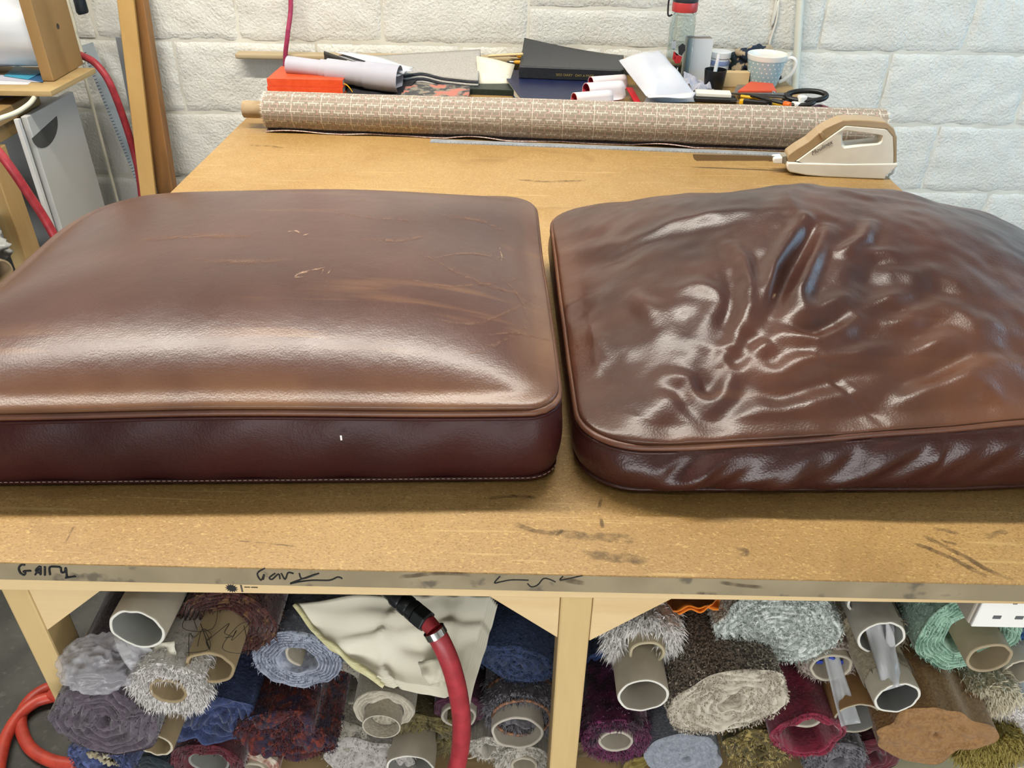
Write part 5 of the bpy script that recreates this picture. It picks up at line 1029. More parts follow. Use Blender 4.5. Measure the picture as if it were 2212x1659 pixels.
# ------------------------------------------------------------------ fabric rolls stored under the table
def cloth(name, c1, c2, scale=120, c3=None, bump=.35, bscale=200, stretch=(1, 1, 1), rough=.9, sheen=.15, **k):
    return mat(name, c1, c2, rough=rough, scale=scale, c3=c3, bump=bump, bscale=bscale, stretch=stretch, sheen=sheen, **k)
RNG = random.Random(12)
def frame_of(d, rot):
    d = d.normalized(); x = Vector((1, 0, 0)); x = (x-d*x.dot(d)).normalized(); z = x.cross(d)
    c, s = math.cos(rot), math.sin(rot); return d, x*c+z*s, z*c-x*s
SEED = [500]
def roll(label, px, py, w, Y, m_side, m_end=None, n=6, inner=.3, flat=1.0, rot=0.0, L=1.15, tilt=(0, 0), core=None, wob=.03, fuzz=None, groove=.005, name='fabric_roll', cat='fabric roll', group='rolls stored under the cutting table', unroll=0, end_noise=.0015):
    """bolt of cloth wound in layers; px, py, w: where and how wide its near end looks, Y: how far away that end is"""
    SEED[0] += 1; m_end = m_end or m_side; C = py_(px, py, Y); R = w/2/scale_at(C); d, ex_, ez = frame_of(Vector((tilt[0], 1, tilt[1])), math.radians(rot)); g = SN(SEED[0], 10, .5, 2.0, 2); ge = SN(SEED[0]+300, 20, .7, 2.6, 2, .7)
    t = thing(name, C-Vector((0, 0, R*flat)), label, cat, group); nt = 64; TH = np.linspace(0, 2*np.pi, nt, endpoint=False)
    wobble = 1+wob*g(np.cos(TH), np.sin(TH))
    def P(rho, dep):
        x = R*rho*np.cos(TH)*(1+(wobble-1)); z = R*rho*np.sin(TH)*flat*(1+(wobble-1)); dep = dep*np.ones(nt)
        return np.array(C)[None]+x[:, None]*np.array(ex_)+z[:, None]*np.array(ez)+dep[:, None]*np.array(d)
    rows = [P(1.0, L), P(1.0, L*.6), P(1.0, L*.3), P(1.0, .08), P(1.0, .02), P(.995, .004)]
    np_mesh('outer_layer', np.concatenate(rows), ring_quads(len(rows), nt), m_side, t)
    k = 5*n; rows = []; 
    for i in range(k+1):
        rho = 1-(1-inner)*i/k; ph = (n*i/k+TH/(2*np.pi))*np.pi; dep = groove*(1-np.abs(np.sin(ph)))**1.5*1.6+end_noise*ge(rho*np.cos(TH)*1.2, rho*np.sin(TH)*1.2)
        rows.append(P(rho, dep if i else .004))
    rows += [P(inner, .03), P(inner*.98, .10)]
    if core is None: rows.append(P(.01, .12))
    np_mesh('wound_end', np.concatenate(rows), ring_quads(len(rows), nt), m_end, t)
    if core:
        rc, prot, m_c = core[0]*R, core[1], core[2]; th = .0042; cc = C+ex_*(core[3] if len(core) > 3 else 0)+ez*(core[4] if len(core) > 4 else 0); gg = SN(SEED[0]+90, 8, .6, 2, 2); 
        rows = []; TH2 = TH
        for rr_, hh in ((rc, min(L-.02, .9)), (rc, -prot+.002), (rc-.0008, -prot), (rc-th+.0008, -prot), (rc-th, -prot+.002), (rc-th, min(L-.02, .9))):
            a = rr_*(1+.025*gg(np.cos(TH2), np.sin(TH2))); rows.append(np.array(cc)[None]+(a*np.cos(TH2))[:, None]*np.array(ex_)+(a*np.sin(TH2)*min(1, flat*1.0))[:, None]*np.array(ez)+hh*np.array(d)[None])
        np_mesh('cardboard_core', np.concatenate(rows), ring_quads(6, nt), m_c, t)
        rows = [rows[0], rows[0]*.0+np.array(cc+d*min(L-.02, .9))]; 
    if fuzz:
        cnt, ln, m_f = fuzz[:3]; mb = MB(); wd_ = fuzz[3] if len(fuzz) > 3 else .0007
        for q in range(cnt):
            a = RNG.uniform(0, 2*math.pi); rho = math.sqrt(RNG.uniform((inner+.03)**2, 1)); j = int(a/(2*math.pi)*nt) % nt; rd_ = ex_*math.cos(a)+ez*math.sin(a); onrim = RNG.random() < .45
            if onrim: rho = 1.0
            p = C+(ex_*math.cos(a)+ez*math.sin(a)*flat)*R*rho*float(wobble[j])+d*(RNG.uniform(0, .05) if onrim else .001); 
            dirn = (-d*RNG.uniform(.25, 1)+rd_*RNG.uniform(-.2, .9)+Vector((RNG.uniform(-.5, .5), 0, RNG.uniform(-.5, .5)))).normalized(); l = ln*RNG.uniform(.5, 1.2); s_ = dirn.cross(Vector((RNG.random()-.5, RNG.random()-.5, RNG.random()-.5))).normalized()*wd_
            mid = p+dirn*l*.6+s_*RNG.uniform(-2, 2); tip = p+dirn*l+Vector((0, 0, -l*.35)); mb.add([p-s_, p+s_, mid+s_*.7, mid-s_*.7, tip], [(0, 1, 2, 3), (3, 2, 4)])
        tag(mb.build('fuzzy_pile', m_f, t), kind='stuff')
    return t, C, R, d, ex_, ez
def tube(label, px, py, w, Y, m_, L=1.0, tilt=(0, 0), th=.0045, group='cardboard tubes under the cutting table', dent=.012, lip=None):
    SEED[0] += 1; C = py_(px, py, Y); R = w/2/scale_at(C); d, ex_, ez = frame_of(Vector((tilt[0], 1, tilt[1])), 0); g = SN(SEED[0], 8, .5, 1.6, 2); g3 = SN(SEED[0]+7, 14, 1, 4, 2); nt = 56; TH = np.linspace(0, 2*np.pi, nt, endpoint=False); t = thing('cardboard_tube', C-Vector((0, 0, R)), label, 'tube', group)
    rows = []
    for rr_, hh in ((R, L), (R, .05), (R, .0015), (R-.0008, 0), (R-th+.0008, 0), (R-th, .0015), (R-th, .06), (R-th, L)):
        a = rr_*(1+dent*g(np.cos(TH), np.sin(TH))*(1 if hh < .06 else .4)); h2 = hh+(.0004*g3(np.cos(TH), np.sin(TH)) if hh < .01 else 0); rows.append(np.array(C)[None]+(a*np.cos(TH))[:, None]*np.array(ex_)+(a*np.sin(TH))[:, None]*np.array(ez)+(h2*np.ones(nt))[:, None]*np.array(d)[None])
    np_mesh('tube_wall', np.concatenate(rows[:4]), ring_quads(4, nt), m_, t); np_mesh('tube_bore', np.concatenate(rows[4:]), ring_quads(4, nt), m_ if lip is None else lip[1], t)
    np_mesh('cut_rim', np.concatenate(rows[3:5]), ring_quads(2, nt), lip[0] if lip else mat('pale_rim', '#c2b9a4', '#b3aa95', rough=.9, scale=60), t)
    return t, C, R
kraft = mat('kraft_tube', '#8e6a42', '#7d5b37', rough=.75, scale=20, bump=.1, bscale=60); tan_t = mat('tan_tube', '#a08d6c', '#917e5e', rough=.75, scale=16, bump=.1, bscale=60); grey_t = mat('grey_tube', '#bdb4a2', '#aea593', rough=.75, scale=16, bump=.1, bscale=60); pale_t = mat('pale_tube', '#bdb6a8', '#aea698', rough=.7, scale=16)
rim_w = mat('white_rim', '#d9d6cc', rough=.8); bore_g = mat('grey_bore', '#8d8d88', '#7f7f7a', rough=.7, scale=12)
clearfilm = mat('clear_film', '#dfe2e6', rough=.12, alpha=.38, bump=.4, bscale=30)
# ---- left bay
t, C, R = tube('wide grey cardboard tube with torn white paper under its rim near the left leg', 296, 1360, 122, .592, grey_t, lip=(rim_w, bore_g), L=.9, tilt=(.03, 0))
quad_sheet([C+Vector((-.036, .012, -.022)), C+Vector((.008, .004, -.038)), C+Vector((.004, -.012, -.080)), C+Vector((-.010, -.010, -.088))], 10, 8, .003, 71).build('torn_paper', paper, t, smooth=True, solid=.0006)
quad_sheet([C+Vector((.0, .008, -.036)), C+Vector((.034, .006, -.026)), C+Vector((.036, -.006, -.046)), C+Vector((.010, -.010, -.056))], 10, 8, .004, 72).build('torn_paper', mat('cream_paper', '#d8d3c2', rough=.7), t, smooth=True, solid=.0008)
roll('loosely wound clear plastic film behind the wide grey tube', 384, 1325, 105, .72, clearfilm, n=5, inner=.75, L=.5, groove=.004, name='film_roll', cat='film roll')
tube('tan cardboard tube half hidden under the clear bag by the left leg', 222, 1405, 92, .70, kraft, L=.9)
gb = SN(61, 30, .5, 2.2, 3, .7); gb2 = SN(62, 30, 1.6, 5, 3, .7); bagc = py_(212, 1452, .575)
def bag(u, v):
    a_ = 2*math.pi*u; ph = math.pi*(.02+.96*v); s_ = math.sin(ph); dd = np.array([math.cos(a_)*s_, math.sin(a_)*s_, math.cos(ph)]); n_ = abs(float(gb(*dd))); n2_ = abs(float(gb2(*dd))); r = 1.06-.10*n_-.05*n2_; return bagc+Vector((.050*dd[0]*r, .035*dd[1]*r+.012, .031*dd[2]*r))
bg = thing('polythene_bag', bagc-Vector((0, 0, .036)), 'crumpled clear polythene bag on the dark mauve velvet roll', 'bag'); MB().grid(bag, 110, 70, wrap_u=True).build('bag_skin', mat('polythene', '#dcdadf', '#c9c5cd', rough=.10, alpha=.36, scale=20, bump=.5, bscale=70), bg, smooth=True)
mv = cloth('mauve_velvet', '#5a4f5a', '#4b414a', 30, c3='#6d606b', scale3=160, lo3=.55, hi3=.7, sheen=.4)
roll('large dark mauve velvet roll at the bottom of the left leg', 222, 1567, 232, .562, mv, tilt=(-.06, 0), n=5, inner=.10, flat=.98, rot=-6, wob=.07, fuzz=(700, .003, mv), groove=.009, end_noise=.003)
wf_ = cloth('white_fur', '#e6e2de', '#d6d1cd', 60, sheen=.3); roll('white long-pile fur roll wound on a tan tube', 366, 1490, 165, .574, wf_, n=3, inner=.42, core=(.50, .004, tan_t, 0, .002), fuzz=(2600, .010, wf_, .0008), wob=.04)
rc_ = cloth('rust_chenille', '#4d2019', '#3a1512', 60, c3='#6d4a2a', scale3=90, lo3=.56, hi3=.62, sheen=.3); t, C, R, d, ex_, ez = roll('dark rust chenille roll with a long tan core poking out toward the viewer', 492, 1350, 200, .640, rc_, n=6, inner=.42, core=(.50, .058, tan_t, -.004, -.004), fuzz=(900, .006, rc_), groove=.010, tilt=(-.02, 0))
mb = MB()
for k in range(5):
    c0 = C+Vector((RNG.uniform(-.02, .03), -.03+RNG.uniform(-.02, .02), R*.5)); pts = [c0+Vector((RNG.uniform(-.02, .02), RNG.uniform(-.022, .022), RNG.uniform(.0, .006))) for _ in range(7)]; mb.tube(smooth_path(pts, 5), .0004, 4)
tag(mb.build('tangled_threads', mat('dark_thread', '#3a332a', rough=.9), t), kind='stuff')
gf = cloth('grey_blue_felt', '#8f95a4', '#7b8192', 140); roll('grey-blue felt roll with clear layers left of the cream cloth', 640, 1430, 188, .65, gf, m_end=cloth('grey_blue_felt_edge', '#a9afbd', '#8a91a2', 100), n=7, inner=.46, core=(.44, -.012, grey_t, .006, -.004), fuzz=(900, .005, gf), groove=.012)
bv = cloth('navy_velvet', '#33416a', '#283358', 40, c3='#47578a', scale3=180, lo3=.55, hi3=.7, sheen=.35); roll('slumped navy velvet roll below the white fur roll', 462, 1560, 200, .64, bv, n=4, inner=.12, flat=.74, rot=8, wob=.12, groove=.010, end_noise=.005, fuzz=(500, .0025, bv)); roll('navy velvet roll lying higher between rust chenille and grey felt', 520, 1455, 110, .74, bv, n=3, inner=.2, wob=.06)
tube('small tan cardboard tube under the white fur roll', 336, 1610, 76, .585, tan_t, L=.8)
lb = cloth('slate_blue_boucle', '#3e4a72', '#2f3858', 50, c3='#566394', scale3=140, lo3=.5, hi3=.62); t, C, R, d, ex_, ez = roll('slate blue boucle roll stuffed with cream scraps at the bottom left', 214, 1650, 138, .572, lb, tilt=(.1, 0), n=2, inner=.62, wob=.05, fuzz=(900, .004, lb)); 
for k in range(16):
    p = C+ex_*RNG.uniform(-.5, .5)*R+ez*RNG.uniform(-.45, .45)*R+d*RNG.uniform(.0, .012); quad_sheet([p, p+Vector((.009, .003, .004)), p+Vector((.008, -.004, .016)), p+Vector((-.002, .002, .014))], 4, 4, .002, 200+k).build('cloth_scrap', mat('cream_scraps', '#b5ab92', '#94896f', rough=.9, scale=60), t, solid=.002)
dt = cloth('dark_teal_cloth', '#1f2d33', '#17232a', 60, sheen=.3); roll('dark teal roll almost hidden below the small tan tube', 326, 1672, 112, .63, dt, n=3, inner=.25)
cm = cloth('crimson_velvet', '#5c1221', '#470d19', 50, sheen=.4); roll('crimson velvet roll with pale core at the bottom beside the dark teal one', 448, 1658, 158, .635, cm, n=3, inner=.62, core=(.56, -.008, bore_g), fuzz=(500, .004, cm), wob=.04)
bo = cloth('maroon_navy_boucle', '#4a1a1c', '#272038', 70, c3='#6d2a1c', scale3=110, lo3=.52, hi3=.6, bump=1.0, bscale=120); roll('knobbly maroon and navy boucle roll', 614, 1592, 200, .628, bo, n=5, inner=.05, flat=.9, rot=-18, wob=.07, fuzz=(3400, .0045, bo, .0008), end_noise=.006)
st = cloth('cream_stripe', '#c9bfae', '#9d6f60', 60, stretch=(1, .1, 1)); roll('cream striped roll under the knobbly maroon boucle roll', 548, 1662, 112, .66, st, n=3, inner=.6, core=(.58, .004, grey_t))
gp = cloth('grey_brown_plush', '#969083', '#827c70', 60, sheen=.3, c3='#8f897c', scale3=20); roll('grey-brown plush roll with a hollow end behind the linen roll', 722, 1492, 195, .70, gp, n=3, inner=.62, wob=.09, flat=.95, fuzz=(900, .005, gp))
roll('slumped grey plush roll drooping below the hollow plush one', 716, 1588, 200, .67, gp, n=3, inner=.08, flat=.62, rot=-24, wob=.14, fuzz=(900, .005, gp), end_noise=.004)
li = cloth('grey_linen', '#bdb5a4', '#aea695', 260, bump=.2, bscale=420); t, C, R, d, ex_, ez = roll('smooth grey linen roll with a tapering inner coil hanging in the middle', 828, 1538, 132, .615, li, n=3, inner=.62, groove=.004, wob=.02, L=.9)
MB().lathe([(R*.62, .05), (R*.62, -.018), (R*.58, -.018), (R*.5, .0), (R*.46, .05)], C+Vector((0, 0, -.004)), d, 40, close=True).build('inner_coil', li, t, smooth='auto'); MB().lathe([(R*.40, .06), (R*.42, -.004), (R*.1, .012), (0, .014)], C+Vector((.002, 0, -.004)), d, 36).build('inner_coil', cloth('linen_edge', '#b9b2a2', '#8b8372', 200), t, smooth='auto')
lg = cloth('light_grey_wool', '#b3aea9', '#9f9a95', 120); roll('light grey wool roll at the bottom below the linen roll', 795, 1652, 205, .665, lg, n=4, inner=.1, flat=.85, wob=.1, fuzz=(800, .005, lg))
ol = cloth('olive_velvet', '#6d6136', '#574c28', 50, sheen=.4, c3='#8b7d49', scale3=80, lo3=.56, hi3=.66); roll('olive gold velvet roll partly behind the red hose', 928, 1592, 150, .68, ol, n=4, inner=.3, flat=.95, wob=.08, fuzz=(900, .006, ol)); tube('pale grey tube at the bottom below the olive velvet', 886, 1662, 106, .645, grey_t, L=.8, lip=(rim_w, bore_g))
pl = cloth('plum_cloth', '#54203a', '#43182d', 90, sheen=.2); roll('plum roll with a pale core just right of the red hose', 992, 1540, 110, .685, pl, n=3, inner=.72, core=(.70, .006, pale_t))
tube('dark kraft tube beneath the plum roll', 1006, 1618, 74, .69, kraft, L=.8)
bw = cloth('blue_wool', '#4d6090', '#40527c', 200, bump=.5, bscale=260); bwe = cloth('blue_wool_edge', '#1c2a44', '#25365a', 160, bump=.8, bscale=200); roll('folded blue wool roll with a dark slanting end beside the middle leg', 1118, 1440, 178, .66, bw, m_end=bwe, n=3, inner=.05, flat=.62, rot=-27, wob=.05, fuzz=(700, .004, bwe), groove=.006)
fu = cloth('grey_fur', '#77747a', '#5f5c62', 60, sheen=.4); t, C, R, d, ex_, ez = roll('grey fur roll edged with copper braid against the middle leg', 1127, 1545, 152, .67, fu, n=3, inner=.60, core=(.74, .022, pale_t, -.006, -.008), fuzz=(2600, .011, fu, .0008), wob=.05)
for k, (rr_, dd) in enumerate(((.80, -.004), (1.02, .028))): MB().tube([C+(ex_*math.cos(a)+ez*math.sin(a))*R*rr_*1.02+d*dd for a in [2*math.pi*i/60 for i in range(60)]], .0026, 6, closed=True).build('copper_braid', mat('copper_braid', '#9a6b4a', '#5a3a28', rough=.6, scale=220), t, smooth=True)
gw = cloth('pale_grey_plush', '#bdb7ac', '#a9a398', 80, sheen=.3, stretch=(3, .3, 3)); roll('pale grey striped plush roll at the bottom beside the middle leg', 1132, 1655, 128, .66, gw, n=3, inner=.5, core=(.46, .0, grey_t), fuzz=(800, .006, gw)); roll('thin grey plush roll squeezed left of the pale striped plush', 1052, 1622, 82, .665, gw, n=2, inner=.5, wob=.08, fuzz=(400, .005, gw))
# cream folded lining cloth
crm = cloth('cream_lining', '#dcd7c4', '#cdc7b2', 6, rough=.6, bump=.12, bscale=14, sheen=.1); crm2 = cloth('cream_selvage', '#d8d2a8', '#c6bf90', 120, stretch=(.1, 1, 1))
cc = thing('folded_cloth', py_(860, 1400, .66)-Vector((0, 0, .03)), 'folded cream lining cloth draped over the rolls under the table', 'cloth'); gcr = SN(88, 20, .8, 4, 2)
qa, qb, qc, qd = py_(640, 1300, .665), py_(1062, 1282, .70), py_(1000, 1496, .612), py_(815, 1452, .615)
qd2 = py_(700, 1372, .640)
def cream_layer(k):
    def f(u, v):
        left = qa.lerp(qd2, min(1, v*2)) if v < .5 else qd2.lerp(qd, (v-.5)*2); p = left.lerp(qb.lerp(qc, v), u); fold = .010*math.exp(-((v*.9+u*.25-.55)/.07)**2)+.008*math.exp(-((u-.72-.15*v)/.05)**2)
        p = p+Vector((.002*k, .002*k-.006*k*.3, -.0042*k+fold+.007*math.exp(-((u-.60+.45*v)/.035)**2)+.006*math.exp(-((u-.86+.1*v)/.03)**2)+.0045*float(gcr(u, v))-.012*v*v)); p.z -= .0; return p
    return f
for k in range(5): MB().grid(cream_layer(k), 40, 30).build('cloth_layer', crm, cc, smooth=True, solid=.0028)
for k in range(3):
    pe = [cream_layer(k*2)(0, v/24)+Vector((-.002, -.002, .001)) for v in range(25)]; MB().tube(pe, .0032, 8).build('folded_edge', crm2, cc, smooth=True)
for i, (a_, b_) in enumerate(((.55, .78), (.68, .92))): quad_sheet([cream_layer(0)(a_, .78)+Vector((0, 0, .006)), cream_layer(0)(b_, .74)+Vector((0, -.002, .012)), cream_layer(0)(b_, .92)+Vector((0, -.008, .010)), cream_layer(0)(a_+.06, .97)+Vector((0, -.006, .006))], 10, 8, .003, 90+i).build('turned_corner', crm, cc, smooth=True, solid=.001)
# air hose with quick coupling in front
hs = thing('air_hose', py_(985, 1500, .585), 'red rubber air hose with black quick coupling hanging in front of the cream cloth', 'hose')
h = [py_(938, 1362, .592), py_(955, 1392, .585), py_(975, 1440, .580), py_(990, 1500, .578), py_(997, 1560, .576), py_(994, 1620, .574), py_(982, 1670, .572), py_(960, 1730, .572)]; h.append(Vector((h[-1].x-.05, .58, .0125)))
MB().tube(smooth_path(h, 8), .0112, 16).build('hose', rub, hs, smooth=True)
ca, cb_ = py_(850, 1284, .632), py_(930, 1350, .598); cdv = cb_-ca; CLn = cdv.length; guns = mat('gunmetal', '#2c2e31', rough=.35, metal=.6)
MB().lathe([(0, -.03), (.009, -.03), (.0095, 0), (.0115, .004), (.0115, .012), (.0105, .014), (.0118, .016), (.0118, .024), (.011, .026), (.0118, .028), (.0118, CLn*.60), (.010, CLn*.62), (0, CLn*.62)], ca, cdv, 24).build('coupling_sleeve', guns, hs, smooth='auto'); MB().lathe([(0, CLn*.62), (.0135, CLn*.625), (.0135, CLn*.90), (.011, CLn*.92), (0, CLn*.93)], ca, cdv, 6).build('hex_nut', guns, hs, bevel=.001)
cl0 = h[0].lerp(h[1], .15); MB().lathe([(.0116, -.004), (.0126, -.004), (.0126, .004), (.0116, .004)], cl0, h[1]-h[0], 24, close=True).build('hose_clip', chrome, hs, smooth='auto'); MB().tube([cb_-cdv*.08, h[0]], .0095, 12).build('hose_tail', rub, hs, smooth='auto')
# ---- right bay
wl = cloth('white_eyelash_fringe', '#e2ded9', '#d0cbc6', 60, sheen=.3); roll('shaggy white eyelash-fringe roll right of the middle leg', 1388, 1385, 150, .665, wl, n=3, inner=.50, core=(.52, .016, mat('cream_tube', '#b5a98c', '#a59a7d', rough=.7, scale=16), .004, -.004), fuzz=(3200, .017, mat('white_strands', '#e2dfdb', rough=.7), .0009), wob=.05)
tube('short pale cardboard tube below the shaggy white roll', 1389, 1503, 112, .615, grey_t, lip=(rim_w, mat('beige_bore', '#9f978a', rough=.8)), L=.9, tilt=(-.02, 0))
pf = cloth('plum_fur', '#6f2353', '#571a42', 60, c3='#35122a', scale3=30, sheen=.4); roll('deep plum fur roll on a white tube at the foot of the middle leg', 1330, 1600, 142, .66, pf, n=3, inner=.55, core=(.53, .002, pale_t), fuzz=(2400, .008, pf, .0008), tilt=(.0, 0))
rbv = cloth('royal_blue_velvet', '#1d3768', '#152a52', 50, sheen=.4); roll('royal blue velvet roll deep behind the shaggy white roll', 1322, 1440, 110, .76, rbv, n=3, inner=.2)
og = cloth('orange_felt', '#dd7a10', '#cf6d08', 60); ogt = thing('folded_cloth', py_(1500, 1310, .66)-Vector((0, 0, .02)), 'bright orange felt drooping from above beside the shaggy white roll', 'cloth')
for k in range(3): quad_sheet([py_(1440-k*4, 1276, .69+k*.006), py_(1560+k*2, 1276, .69+k*.006), py_(1552-k*14, 1318-k*6, .655-k*.006), py_(1478-k*12, 1320+k*3, .655-k*.006)], 16, 10, .004, 120+k).build('felt_layer', og, ogt, smooth=True, solid=.002)
tw = cloth('tweed', '#85786a', '#3a332b', 330, bump=1.0, bscale=420, lo=.47, hi=.53); be_ = cloth('beige_pile', '#c9c0af', '#b1a797', 90, bump=.8, bscale=120); roll('big tweed roll with a thick beige pile end in the middle of the right bay', 1578, 1520, 268, .615, tw, m_end=be_, n=5, inner=.22, flat=.80, rot=13, wob=.05, fuzz=(4200, .003, be_, .0009), groove=.007, end_noise=.003, tilt=(-.12, .02), L=.9)
roll('loose tweed fold rising behind the big tweed roll', 1478, 1420, 95, .69, tw, n=2, inner=.3, flat=1.3, wob=.12, L=.6)
gg_ = cloth('grey_green_chenille', '#b3bab3', '#8d958e', 200, c3='#cfd5cf', scale3=160, lo3=.5, hi3=.6, bump=.9, bscale=200); roll('large grey-green chenille roll right under the table edge', 1684, 1362, 275, .66, gg_, n=7, inner=.04, flat=.86, rot=-4, wob=.06, fuzz=(4600, .003, gg_, .0008), groove=.006, end_noise=.002)
gd = cloth('grey_denim', '#9297a1', '#7f848e', 240, bump=.3, bscale=400); roll('smooth grey denim roll below the big tweed roll', 1480, 1640, 172, .66, gd, n=3, inner=.1, flat=.95, wob=.08, L=.9)
bf = cloth('beige_pink_pile', '#a2948a', '#8d8077', 80); t, C, R, d, ex_, ez = roll('beige pile roll holding a crumpled plastic sleeve in its tube', 1792, 1432, 128, .69, bf, n=2, inner=.70, core=(.70, .008, grey_t), fuzz=(700, .006, bf)); quad_sheet([C+Vector((-.012, .03, .018)), C+Vector((.010, .03, .020)), C+Vector((.030, -.060, -.040)), C+Vector((.006, -.062, -.046))], 10, 16, .004, 131).build('plastic_sleeve', clearfilm, t, smooth=True, solid=.0006)
for k in range(3): MB().box(C+Vector((-.010+.014*k, .006, -.006+.008*(k % 2))), (.008, .002, .006), Matrix.Rotation(.6*k, 3, 'Y')).build('blue_label', mat('blue_label', '#2c3f9a', rough=.4), t)
ch = cloth('cherry_velvet', '#8a1638', '#6c0f2a', 50, sheen=.45); roll('cherry red velvet roll with a deep white core beside the big tweed roll', 1748, 1592, 152, .64, ch, n=2, inner=.78, core=(.46, -.022, pale_t, .002, .008), fuzz=(500, .004, ch), wob=.05)
tube('brown kraft tube right of the cherry velvet roll', 1852, 1552, 104, .645, kraft, L=.8, lip=(mat('buff_rim', '#a39a85', rough=.8), bore_g))
fb = cloth('frayed_beige', '#9b8f78', '#877b65', 90); t, C, R = tube('white-rimmed grey tube with a frayed beige collar', 1938, 1508, 102, .615, grey_t, lip=(rim_w, mat('dark_bore', '#5c5c5a', rough=.8)), L=.9, tilt=(-.05, 0)); 
mb = MB()
for k in range(500):
    a = RNG.uniform(0, 2*math.pi); p = C+Vector((math.cos(a)*R*1.03, .028+RNG.uniform(0, .02), math.sin(a)*R*1.03)); e = Vector((math.cos(a)*.3, -1, math.sin(a)*.3)).normalized()*RNG.uniform(.004, .010); s_ = Vector((-math.sin(a), 0, math.cos(a)))*.0008; mb.add([p-s_, p+s_, p+e], [(0, 1, 2)])
tag(mb.build('frayed_threads', fb, t), kind='stuff'); MB().lathe([(R*1.01, .028), (R*1.05, .03), (R*1.05, .5), (R*1.01, .5)], C, (-.05, 1, 0), 40, close=True).build('fabric_collar', fb, t, smooth='auto')
t, C, R = tube('pale tube stuffed with a white plastic bag under the table edge', 1904, 1378, 104, .665, pale_t, lip=(rim_w, bore_g), L=.9); quad_sheet([C+Vector((-.018, .03, .012)), C+Vector((.008, .03, .022)), C+Vector((.020, -.045, -.030)), C+Vector((-.006, -.050, -.036))], 12, 18, .006, 141).build('plastic_bag', mat('milky_film', '#d3d4d6', rough=.2, alpha=.75), t, smooth=True, solid=.0006); quad_sheet([C+Vector((.0, .03, .016)), C+Vector((.022, .03, .006)), C+Vector((.034, -.030, -.034)), C+Vector((.012, -.040, -.038))], 12, 18, .006, 142).build('plastic_bag', mat('milky_film', '#cfd0d2'), t, smooth=True, solid=.0006)
roll('frayed beige cloth wrapped round the bag-stuffed tube', 1880, 1378, 148, .70, fb, n=2, inner=.75, wob=.10, fuzz=(700, .008, fb), L=.8)
tube('round pale tube end peeping out beneath the table edge', 1872, 1300, 84, .70, pale_t, lip=(rim_w, mat('lilac_bore', '#8b8890', rough=.8)), L=.8)
mn = cloth('mint_chenille', '#a9c9b6', '#8fae9c', 90, sheen=.3); mne = cloth('mint_edge', '#a3c6b0', '#7a9c88', 60); roll('mint green chenille roll with a tan core below the white socket', 2096, 1372, 222, .675, mn, m_end=mne, n=7, inner=.48, core=(.42, .028, mat('buff_tube', '#a8987c', '#97876b', rough=.75, scale=16), .012, -.010), groove=.012, fuzz=(900, .005, mn), wob=.05, rot=8)
bnv = cloth('brown_velvet', '#5a3a22', '#452b18', 40, sheen=.4, c3='#6d4a2c', scale3=12); roll('crushed brown velvet roll between the frayed tube and mint roll', 2000, 1462, 140, .71, bnv, n=3, inner=.05, flat=.9, wob=.18, end_noise=.006); roll('brown velvet roll deeper behind the crushed one below the mint roll', 2070, 1500, 130, .74, bnv, n=3, inner=.1, wob=.1)
tn = cloth('tan_burlap', '#9a7347', '#86623c', 220, bump=.4, bscale=320, c3='#946f45', scale3=14); roll('flattened tan burlap roll at the front of the right bay', 2020, 1592, 222, .615, tn, n=3, inner=.04, flat=.92, rot=12, wob=.09, groove=.004, L=.8, tilt=(.05, 0))
cf_ = cloth('cream_fringe_cloth', '#cfc2a2', '#b5a684', 60); roll('cream fringed roll between the mint roll and tan burlap', 2122, 1512, 150, .665, cf_, n=3, inner=.06, flat=.62, rot=12, wob=.08, fuzz=(2600, .016, mat('cream_strands', '#d6cbb0', rough=.8), .0011)); 
gdn = cloth('gold_fringe_cloth', '#8a7a3c', '#73642e', 60); roll('mustard gold fringed roll under the tan burlap', 2142, 1625, 140, .635, gdn, n=3, inner=.06, flat=.75, rot=20, wob=.08, fuzz=(2600, .015, mat('gold_strands', '#a3924c', rough=.8), .0010))
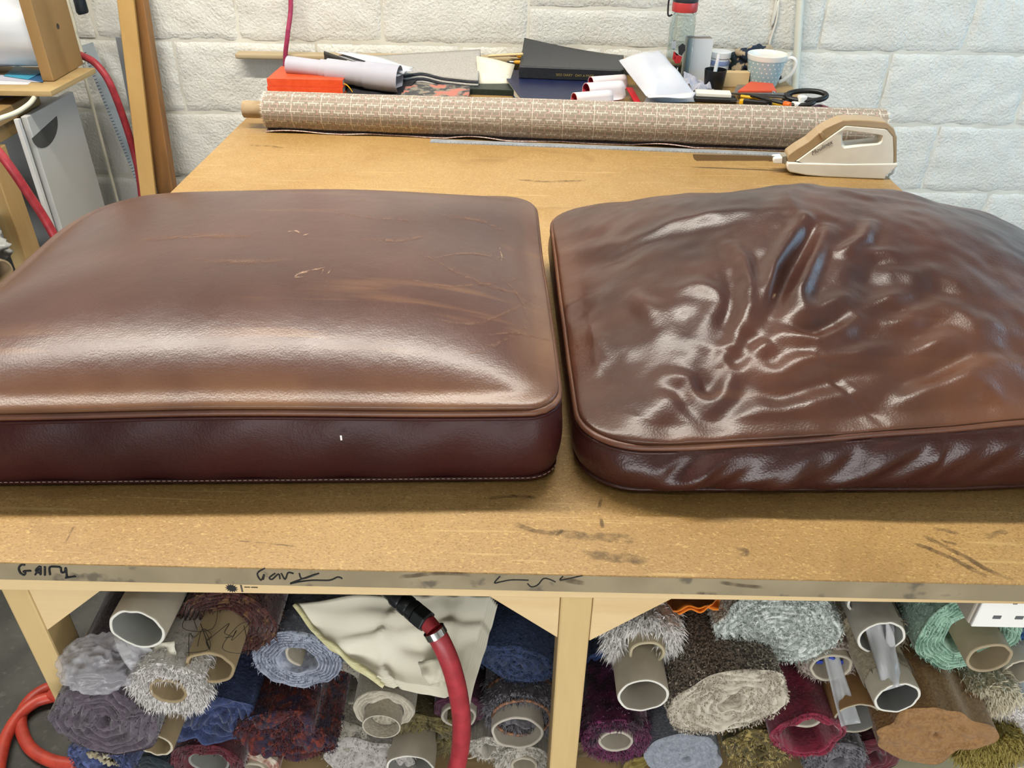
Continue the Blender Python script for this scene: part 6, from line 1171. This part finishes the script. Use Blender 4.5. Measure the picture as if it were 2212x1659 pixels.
roll('soft white plush roll right of the cream fringed roll', 2205, 1560, 125, .66, wf_, n=3, inner=.2, fuzz=(1200, .008, wf_)); tube('grey tube below the soft white plush roll', 2196, 1640, 84, .645, grey_t, L=.8)
roll('bright blue roll peeping out right of the mint roll', 2218, 1392, 96, .72, cloth('bright_blue_cloth', '#1e4676', '#173a63', 90), n=3, inner=.3); tube('pale grey tube right of the mint roll core', 2206, 1452, 84, .69, grey_t, L=.8)
gbr = cloth('gold_brocade', '#6a5c34', '#3d3620', 90, c3='#a08d55', scale3=120, lo3=.55, hi3=.6); roll('gold brocade roll trimmed with cord below the big tweed roll', 1640, 1625, 142, .66, gbr, n=4, inner=.25, wob=.1, fuzz=(900, .006, mat('gold_thread', '#9c8a52', rough=.5)))
roll('crimson roll low down beneath the brown kraft tube', 1885, 1640, 128, .69, cm, n=3, inner=.3); roll('grey-beige fur roll low down below the cherry velvet', 1805, 1650, 135, .668, fu, n=3, inner=.3, fuzz=(1200, .008, fu)); roll('brown woollen roll at the very bottom beside the middle leg', 1262, 1648, 140, .71, cloth('brown_wool', '#6d5a3e', '#594930', 80), n=3, inner=.3)
roll('ochre roll wedged below the deep plum fur roll', 1392, 1668, 100, .69, gdn, n=3, inner=.3)
# red hose looped on the floor by the left leg
h = [py_(160, 1660, .80), py_(105, 1640, .86), py_(60, 1600, .92), py_(46, 1555, .98), py_(62, 1515, 1.03), py_(95, 1490, 1.06), py_(140, 1470, 1.10)]
h = [pz(x, y, .012) for x, y in ((165, 1652), (110, 1643), (65, 1615), (45, 1570), (52, 1530), (78, 1500), (115, 1484))]; h2 = [pz(x, y, .013) for x, y in ((118, 1508), (80, 1520), (45, 1548), (18, 1590), (4, 1640), (-5, 1700))]
sc_h = [p for p in h]; tag(MB().tube(smooth_path(sc_h+[pz(150, 1495, .03), pz(140, 1510, .034), h2[0]+Vector((0, 0, .012))]+[p+Vector((0, 0, .006)) for p in h2], 8), .0118, 14).build('air_hose', mat('orange_red_hose', '#b8402f', '#a6372a', rough=.45, scale=50), smooth=True), 'orange-red hose looped on the dark floor beside the left leg', 'hose')
